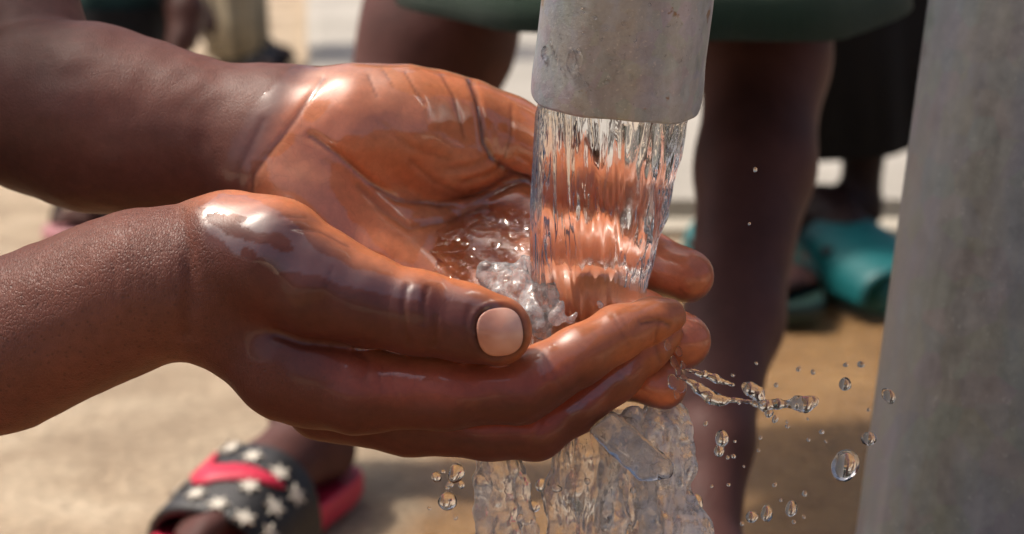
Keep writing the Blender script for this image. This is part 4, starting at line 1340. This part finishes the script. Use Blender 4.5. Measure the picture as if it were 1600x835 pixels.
# ------------------------------------------------------------------ water
def water_material(name, clear=0.25, white=0.0, rough=0.0, bumpd=0.0, bscale=(300, 300, 60), tint=(1, 1, 1), fior=1.33):
    m, nt, out = mat_new(name)
    L = nt.links.new
    tc = N(nt, 'ShaderNodeTexCoord')
    g = N(nt, 'ShaderNodeBsdfGlass'); g.inputs['IOR'].default_value = 1.33; g.inputs['Roughness'].default_value = rough
    g.inputs['Color'].default_value = (*tint, 1)
    t = N(nt, 'ShaderNodeBsdfTransparent')
    gl = N(nt, 'ShaderNodeBsdfGlossy'); gl.inputs['Roughness'].default_value = 0.03
    fr = N(nt, 'ShaderNodeFresnel'); fr.inputs['IOR'].default_value = fior
    if bumpd:
        mp = N(nt, 'ShaderNodeMapping'); mp.inputs['Scale'].default_value = bscale; L(tc.outputs['Object'], mp.inputs[0])
        n = noise(nt, 1.0, 3, 0.55, mp.outputs[0], 0.3)
        b = bump(nt, n.outputs['Fac'], 1.0, bumpd)
        for s in (g, gl, fr): L(b, s.inputs['Normal'])
    mx = N(nt, 'ShaderNodeMixShader'); L(fr.outputs[0], mx.inputs[0]); L(t.outputs[0], mx.inputs[1]); L(gl.outputs[0], mx.inputs[2])
    m2 = N(nt, 'ShaderNodeMixShader'); m2.inputs[0].default_value = clear
    L(g.outputs[0], m2.inputs[1]); L(mx.outputs[0], m2.inputs[2])
    last = m2.outputs[0]
    if white:
        d = N(nt, 'ShaderNodeBsdfPrincipled'); d.inputs['Base Color'].default_value = (0.82, 0.82, 0.82, 1); d.inputs['Roughness'].default_value = 0.15
        nw = noise(nt, 420, 4, 0.6, tc.outputs['Object'])
        wf = ramp(nt, nw.outputs['Fac'], [(0.32, 0.0), (0.58, white)])
        m3 = N(nt, 'ShaderNodeMixShader'); L(wf.outputs[0], m3.inputs[0]); L(last, m3.inputs[1]); L(d.outputs[0], m3.inputs[2])
        last = m3.outputs[0]
    L(last, out.inputs[0])
    return m
M_STREAM = water_material('falling_clear_water', 0.18, bumpd=0.0003, bscale=(300, 300, 35))
M_POOL = water_material('shallow_clear_water', 0.66, bumpd=0.0006, bscale=(230, 230, 230), fior=1.5)
M_FOAM = water_material('bubbly_white_water', 0.45, white=0.36, bumpd=0.0003, bscale=(500, 500, 500))
M_DROP = water_material('clear_water', 0.15)
M_FALL2 = water_material('foaming_water', 0.16, white=0.55, bumpd=0.0005, bscale=(420, 420, 200))
M_FALL = water_material('tumbling_water', 0.16, white=0.30, bumpd=0.0005, bscale=(380, 380, 130))

def water_column(name, keys, mat, ny=220, m=140, amp=0.0010, fx=520, fy=70, seed=0.0, label=None, hole=None, lo_amp=0.0):
    """keys: (px, py, dz mm, half width px, depth radius px) downwards"""
    K = np.array(keys, float)
    t = np.linspace(0, 1, ny); tk_ = np.linspace(0, 1, len(K))
    # smooth interpolation through the keys by their py
    pyk = K[:, 1]; py_ = pyk[0] + (pyk[-1] - pyk[0]) * t
    f = [np.interp(py_, pyk, K[:, i]) for i in range(5)]
    ker = np.hanning(15); ker /= ker.sum()
    sm = lambda a: np.convolve(np.pad(a, 7, mode='edge'), ker, 'valid')
    f = [sm(a) if i != 1 else a for i, a in enumerate(f)]
    th = np.linspace(0, 2 * np.pi, m, endpoint=False)
    cs = np.array([cpt(a, b, c) for a, b, c in zip(f[0], f[1], f[2])])
    rw = np.array([R(a, b) for a, b in zip(f[3], f[2])]); rd = np.array([R(a, b) for a, b in zip(f[4], f[2])])
    Pn = cs[:, None, :] + np.stack([rw[:, None] * np.cos(th)[None], 0 * th[None] + 0 * rw[:, None], rd[:, None] * np.sin(th)[None]], -1)
    q = Pn * np.array([fx, fy, fx]) + seed
    n = vnoise(q, 1.0) * 0.5 + vnoise(q * np.array([2.3, 1.3, 2.3]) + 5, 1.0) * 0.32 + vnoise(q * np.array([3.7, 3.0, 3.7]) + 5, 1.0) * 0.14 + vnoise(q * np.array([0.35, 0.6, 0.35]) + 9, 1.0) * 0.8
    if lo_amp:
        n = n + lo_amp * vnoise(Pn * 130 + seed, 1.0)
    dirn = np.stack([np.cos(th), 0 * th, np.sin(th)], -1)[None]
    Pn = Pn + dirn * (amp * n * np.minimum(1, rw[:, None] / 0.004))[..., None]
    V, F = loft(c2w(Pn), cap0=True, cap1=True)
    F = [tuple(x)[::-1] for x in F]
    o = mesh_obj(name, V, F, mat)
    return o

st = water_column('water_stream', [(962, 120, 23, 112, 112), (957, 175, 23, 122, 118), (949, 250, 23, 116, 108), (936, 320, 23, 106, 96), (922, 400, 23, 93, 82), (918, 470, 23, 83, 72), (916, 540, 24, 84, 64)],
                  M_STREAM, ny=360, m=300, amp=0.0015, fx=280, fy=23)
props(st, 'clear rippling water pouring from the spout into the cupped hands', 'water stream')

# water lying in the hands
def pool_mesh():
    xs = np.linspace(635, 1000, 190); ys = np.linspace(275, 575, 150)
    X, Y = np.meshgrid(xs, ys, indexing='ij')
    dz = 61 - 0.08 * (X - 740) - 0.145 * (Y - 318) - 7.5 * smooth(830, 690, X)
    pts = np.stack([(X - 800) / FPX * .48, (Y - 417) / FPX * .48 * 1.7, 0 * X], -1)
    wv = (1.0 - 0.5 * smooth(820, 880, X)) * 1.0
    wv = wv * (1.5 * vnoise(pts + 3, 150) + 0.9 * vnoise(pts + 8, 330) + 0.45 * vnoise(pts + 13, 700))
    bord = np.minimum.reduce([smooth(0, 45, (X - 645) * 0.75 + (Y - 415) * 0.45 + 34), smooth(-8, 40, (Y - 292) + (X - 830) * 0.32 + 10), smooth(905, 850, X), smooth(575, 545, Y)])
    front = dz - 3.4 + wv * 1.35 + (1 - bord) * 16
    back = dz + 9 + (1 - bord) * 4
    A_ = np.stack([cpt(a, b, c) for a, b, c in zip(X.ravel(), Y.ravel(), front.ravel())]).reshape(*X.shape, 3)
    B_ = np.stack([cpt(a, b, c) for a, b, c in zip(X.ravel(), Y.ravel(), np.maximum(back, front + 1).ravel())]).reshape(*X.shape, 3)
    n, m_ = X.shape
    V = np.concatenate([A_.reshape(-1, 3), B_.reshape(-1, 3)])
    I, J = np.meshgrid(np.arange(n - 1), np.arange(m_ - 1), indexing='ij')
    a = (I * m_ + J).ravel()
    f1 = np.stack([a, a + 1, a + m_ + 1, a + m_], 1)
    f2 = f1[:, ::-1] + n * m_
    rim = np.concatenate([np.arange(m_), (np.arange(1, n) * m_ + m_ - 1), (n - 1) * m_ + np.arange(m_ - 2, -1, -1), np.arange(n - 2, 0, -1) * m_])
    r2 = np.roll(rim, -1)
    f3 = np.stack([rim, rim + n * m_, r2 + n * m_, r2], 1)
    return c2w(V), np.concatenate([f1, f2, f3])
V, F = pool_mesh()
pool = mesh_obj('pooled_water', V, F, M_POOL)
bm = bmesh.new(); bm.from_mesh(pool.data); bmesh.ops.recalc_face_normals(bm, faces=bm.faces[:]); bm.to_mesh(pool.data); bm.free()
props(pool, 'shallow rippling water pooled over the fingers of the open palm', 'water')

def blob_cloud(name, blobs, mat, h, k, amp=0.0003, freq=500):
    """blobs in camera space: list of (a, b, ra, rb)"""
    pts = np.array([q for b in blobs for q in (b[0], b[1])]); rm = max(max(b[2], b[3]) for b in blobs)
    g = Grid(pts.min(0) - rm - 0.003, pts.max(0) + rm + 0.003, h)
    D = g.new()
    for a, b, ra, rb in blobs:
        g.cap(D, a, b, ra, rb, k)
    P_, Q_ = surface_nets(D, g)
    P_ = laplace(P_, Q_, 1, 0.4)
    n_ = vnormals(P_, Q_)
    P_ = P_ + n_ * (amp * vnoise(P_, freq) + amp * 0.5 * vnoise(P_ + 3, freq * 2.3))[:, None]
    return mesh_obj(name, c2w(P_), Q_, mat)

rs = np.random.default_rng(21)
bl = []
for i in range(38):
    t = rs.random()
    x = 752 + 108 * t ** 0.8 + rs.normal(0, 8)
    yc = 440 + 45 * t
    y = yc + rs.normal(0, 22) * (0.5 + 0.6 * t)
    dzv = 61 - 0.08 * (x - 740) - 0.145 * (y - 318) - rs.uniform(3, 9)
    r = rs.uniform(4, 12)
    a = cpt(x, y, dzv); b = cpt(x + rs.normal(0, 9), y - abs(rs.normal(0, 22)), dzv - rs.uniform(0, 3))
    bl.append((a, b, R(r, dzv), R(r * rs.uniform(0.3, 0.9), dzv)))
for i in range(5):
    x = rs.uniform(850, 985); y = 505 - (x - 850) * 0.22 + rs.normal(0, 8)
    dzv = rs.uniform(8, 16)
    r = rs.uniform(2.5, 6)
    bl.append((cpt(x, y, dzv), cpt(x + rs.normal(0, 4), y - abs(rs.normal(0, 10)), dzv), R(r, dzv), R(r * 0.5, dzv)))
fm = blob_cloud('splash_foam', bl, M_FOAM, 0.0004, 0.0040, 0.0006, 330)
props(fm, 'white splashing water where the stream strikes beside the thumb', 'water splash')

# water falling from under the fingers: merging strands, beads and gaps
def strand_fall(name, label, n, top, mid, bot, dzr, rr_, seed, k=0.0024):
    """top, mid, bot: (x0, x1, y) in photo pixels; strands wander between them"""
    r_ = np.random.default_rng(seed)
    bl = []
    for i in range(n):
        f = (i + r_.random()) / n
        dzv = r_.uniform(*dzr)
        ys = np.linspace(top[2] + r_.uniform(0, 10), bot[2], 13)
        wob = np.cumsum(r_.normal(0, 3.2, 13))
        rad = r_.uniform(*rr_) * np.clip(1 + 0.5 * np.convolve(r_.normal(0, 1, 15), [.3, .4, .3], 'valid'), 0.3, 1.8)
        xs = np.interp(ys, [top[2], mid[2], bot[2]], [top[0] + (top[1] - top[0]) * f, mid[0] + (mid[1] - mid[0]) * f, bot[0] + (bot[1] - bot[0]) * f]) + wob
        gap = r_.integers(4, 12) if r_.random() < 0.45 else -1
        for q in range(12):
            if q == gap: continue
            bl.append((cpt(xs[q], ys[q], dzv), cpt(xs[q + 1], ys[q + 1], dzv), R(rad[q], dzv), R(rad[q + 1], dzv)))
        # below the picture, down to the ground
        bl.append((cpt(xs[12], ys[12], dzv), cpt(xs[12] + r_.normal(0, 12), 1900, dzv), R(rad[12], dzv), R(rr_[0], dzv)))
    o = blob_cloud(name, bl, M_FALL, 0.0006, k, 0.0004, 420)
    props(o, label, 'water')
strand_fall('water_strand', 'water strand falling from the knuckle, leftmost under the hands', 5, (752, 800, 706), (748, 796, 760), (752, 802, 850), (15, 21), (6, 11), 1)
strand_fall('water_strand', 'thin slanting water strand just right of the leftmost one', 2, (792, 802, 706), (806, 816, 770), (826, 838, 850), (18, 22), (3, 6), 2)
strand_fall('water_fall', 'middle veil of water between the sheet and the fingertip fall', 9, (935, 990, 645), (950, 1005, 730), (935, 1020, 850), (17, 25), (3.5, 7), 4)
for nm, keys, lab, sd, am, mt in [
    ('water_fall', [(905, 640, 28, 70, 12), (900, 700, 28, 54, 14), (905, 760, 28, 45, 14), (905, 835, 28, 48, 16), (905, 1950, 26, 70, 30)], 'broken sheet of water falling from the middle of the hands', 8.0, 0.0020, M_FALL),
    ('water_fall', [(1026, 628, 29, 36, 12), (1026, 655, 26, 46, 22), (1034, 700, 24, 42, 24), (1046, 760, 24, 44, 26), (1060, 835, 24, 54, 28), (1060, 1950, 24, 80, 40)], 'thick tumbling water falling from the fingertips, rightmost under the hands', 11.0, 0.0024, M_FALL2)]:
    o = water_column(nm, keys, mt, ny=520, m=150, amp=am, fx=420, fy=170, seed=sd, lo_amp=1.3)
    props(o, lab, 'water')
# glassy blade
bl = []
for t in np.linspace(0, 1, 14):
    x, y = 925 + 80 * t, 672 + 62 * t + 10 * t * t
    bl.append((cpt(x, y, 8), cpt(x + 28 + 8 * t, y - 18 + 10 * t, 10), R(4 + 4 * t, 8), R(9 + 3 * t, 8)))
o = blob_cloud('water_tongue', bl, M_DROP, 0.0005, 0.002, 0.0003, 400)
props(o, 'smooth glassy tongue of water slipping off the middle finger', 'water')

# jets thrown to the right from the fingertips
def jet(name, pts, label):
    bl = []
    for (x0, y0, r0), (x1, y1, r1) in zip(pts[:-1], pts[1:]):
        bl.append((cpt(x0, y0, 18), cpt(x1, y1, 18), R(r0, 18), R(r1, 18)))
    o = blob_cloud(name, bl, M_DROP, 0.0003, 0.0007, 0.00025, 700)
    props(o, label, 'water')
jet('water_jet', [(1072, 578, 3), (1100, 585, 5), (1118, 592, 7), (1132, 597, 4), (1146, 602, 3)], 'short upper jet of water leaving the fingertips')
jet('water_jet', [(1066, 588, 4), (1092, 608, 8), (1112, 622, 10), (1124, 626, 8), (1148, 625, 4), (1180, 630, 4), (1195, 634, 9), (1215, 632, 7), (1232, 631, 6), (1246, 630, 11), (1258, 632, 13), (1270, 626, 9)], 'long lower jet of water beaded towards the column')
jet('water_jet', [(1163, 602, 4), (1172, 608, 11), (1184, 616, 10), (1190, 628, 7)], 'plump bead of water above the long lower jet')

# drips clinging to the fingertips
bl = []
for x, y, r, dzv in [(1052, 560, 6, 16), (1058, 575, 5, 17), (1050, 592, 9, 14), (1062, 598, 8, 15), (1060, 545, 5, 18), (1056, 612, 5, 16), (1066, 566, 4, 18), (1042, 536, 5, 12)]:
    bl.append((cpt(x, y, dzv), cpt(x + 2, y + 8, dzv), R(r * 0.8, dzv), R(r, dzv)))
o = blob_cloud('clinging_drip', bl, M_DROP, 0.0003, 0.0012, 0.00015, 700)
props(o, 'clear drip running down between the curled fingertips', 'water')

# single droplets in the air
def drop_mesh(seed):
    bm = bmesh.new(); bmesh.ops.create_icosphere(bm, subdivisions=3, radius=1.0)
    V_ = np.array([v.co for v in bm.verts]); F_ = np.array([[v.index for v in f.verts] for f in bm.faces]); bm.free()
    V_ = V_ * (1 + 0.22 * vnoise(V_ * 0.9 + seed, 1.0) + 0.08 * vnoise(V_ * 2.2 + seed, 1.0))[:, None]
    return V_, F_
def droplet(px_, py_, r, dzv, seed, label, group=None, stretch=1.0, rot=0.0):
    V_, F_ = drop_mesh(seed)
    V_ = V_ * np.array([1.0, stretch, 1.0])
    c_, s_ = math.cos(rot), math.sin(rot)
    V_ = V_ @ np.array([[c_, s_, 0], [-s_, c_, 0], [0, 0, 1]])
    W_ = c2w(cpt(px_, py_, dzv) + V_ * R(r, dzv))
    o = mesh_obj('water_droplet', W_, F_, M_DROP, base=tuple(c2w(cpt(px_, py_, dzv))))
    props(o, label, 'droplet', group)
big = [(1321, 726, 21, 10, 1.15, 0.3, 'largest clear droplet flying in front of the column\'s left edge'),
       (1320, 600, 10, 30, 1.2, 0.2, 'clear droplet above and left of the column\'s edge, upper one'),
       (1388, 618, 10, 30, 1.3, -0.6, 'clear oval droplet in front of the column, highest on it'),
       (1357, 686, 10, -8, 1.2, -0.7, 'clear slanted droplet just above the largest one'),
       (1129, 686, 10, 20, 1.3, 0.0, 'upper half of the paired droplet left of the wet ground'),
       (1124, 705, 8, 20, 1.2, 0.4, 'lower half of the paired droplet left of the wet ground'),
       (1088, 786, 11, 25, 1.2, 0.1, 'round droplet touching the right side of the falling water'),
       (1063, 690, 6, 30, 1.4, 0.0, 'small upright droplet just right of the fingertip fall'),
       (1175, 808, 10, 30, 1.0, 0.0, 'leftmost of three droplets low over the wet ground'),
       (1198, 802, 10, 20, 1.4, 0.1, 'middle of three droplets low over the wet ground'),
       (1236, 795, 10, 20, 1.2, 0.2, 'rightmost of three droplets low over the wet ground'),
       (713, 741, 13, 12, 1.2, 0.6, 'bright droplet left of the leftmost falling strand'),
       (682, 746, 8, 12, 1.0, 0.0, 'small droplet farthest left beside the bright one'),
       (700, 783, 15, 14, 1.1, -0.5, 'lumpy droplet below the bright one'),
       (846, 758, 9, 35, 1.2, 0.3, 'blurred droplet between the left strands and the sheet, upper'),
       (833, 792, 10, 35, 1.1, 0.9, 'blurred droplet between the left strands and the sheet, lower'),
       (1201, 646, 7, 18, 1.1, 0.0, 'droplet hanging just under the long jet'),
       (1211, 655, 5, 18, 1.3, 0.5, 'tiny droplet second under the long jet')]
for i, (x, y, r, dzv, stx, ro, lab) in enumerate(big):
    droplet(x, y, r, dzv, i * 3.7, lab, 'droplets flying from the hands', stx, ro)
for i, (x, y, r) in enumerate([(1180, 266, 3.5), (1171, 350, 2.2), (1345, 570, 5), (1257, 772, 4), (1210, 758, 3.5), (1138, 758, 2.6), (1112, 760, 2.4), (1357, 640, 2.6), (1148, 690, 2.2), (1290, 690, 2.4)] + [(rs.uniform(1080, 1330), rs.uniform(560, 830), rs.uniform(1.5, 4.0)) for _ in range(22)]):
    droplet(x, y, r, rs.uniform(0, 30), 40 + i * 2.3, 'tiny clear speck of water flying in the air right of the hands', 'specks of water in the air', 1.2, i)

for i in range(20):
    x, y = (rs.uniform(660, 740), rs.uniform(725, 830)) if i < 9 else (rs.uniform(805, 990), rs.uniform(725, 830))
    droplet(x, y, rs.uniform(1.8, 5.5), rs.uniform(0, 40), 90 + i * 2.3, 'tiny clear speck of water falling beneath the cupped hands', 'specks of water under the hands', rs.uniform(1.0, 1.5), i)

# beads of water on the spout: points on its outer skin facing the camera
def spout_point(px_, py_):
    """hit of the pixel's ray with the spout's cylinder"""
    o_ = np.array([0, 0, CAMH]); d_ = wpt(px_, py_, 1.0) - o_; d_ /= np.linalg.norm(d_)
    a_ = ax_up
    oc = o_ - rim_c
    dp = d_ - a_ * (d_ @ a_); op = oc - a_ * (oc @ a_)
    A2, B2_, C2 = dp @ dp, 2 * dp @ op, op @ op - (r_sp * 0.995) ** 2
    disc = B2_ * B2_ - 4 * A2 * C2
    if disc < 0: return None
    t = (-B2_ - math.sqrt(disc)) / (2 * A2)
    p = o_ + d_ * t
    n = (p - rim_c) - a_ * ((p - rim_c) @ a_); n /= np.linalg.norm(n)
    return p, n
def bead(px_, py_, r, label, group, stretch=1.0, flat=0.55, seed=0.0):
    hit = spout_point(px_, py_)
    if hit is None: return
    p, n = hit
    V_, F_ = drop_mesh(seed)
    V_ = V_ * np.array([1, 1, 1.0])
    s_ = np.cross(ax_up, n); s_ /= np.linalg.norm(s_)
    rm = r * SPZ / FPX
    taper = 1.0 - 0.45 * np.clip(V_[:, 1], 0, 1) * (stretch > 1.2)
    W_ = p + rm * (V_[:, :1] * taper[:, None] * s_ + V_[:, 1:2] * stretch * ax_up + V_[:, 2:3] * flat * n)
    o = mesh_obj('water_bead', W_, F_, M_DROP, base=tuple(p))
    props(o, label, 'droplet', group)
bead(852, 82, 7, 'pear-shaped water bead near the left edge of the spout', 'water beads on the spout', 1.9, 0.9, 2.0)
bead(893, 95, 8, 'larger pear-shaped water bead on the spout, right of the first', 'water beads on the spout', 2.0, 0.9, 5.0)
rb = np.random.default_rng(77)
tiny = [(911, 17), (975, 37), (946, 46), (859, 64), (865, 82), (992, 63), (995, 75), (960, 80), (974, 88), (955, 98), (973, 102), (987, 122), (964, 113), (905, 119), (917, 133), (948, 128), (904, 80), (911, 52), (1021, 143), (1015, 8), (940, 62), (930, 27), (878, 107), (1045, 40), (1060, 96)]
for i, (x, y) in enumerate(tiny):
    bead(x, y, rb.uniform(2.2, 4.0), 'pinhead bead of water clinging to the face of the spout', 'pinhead beads on the spout', 1.1, 0.9, i * 1.9)
print('water', time.time() - T0)
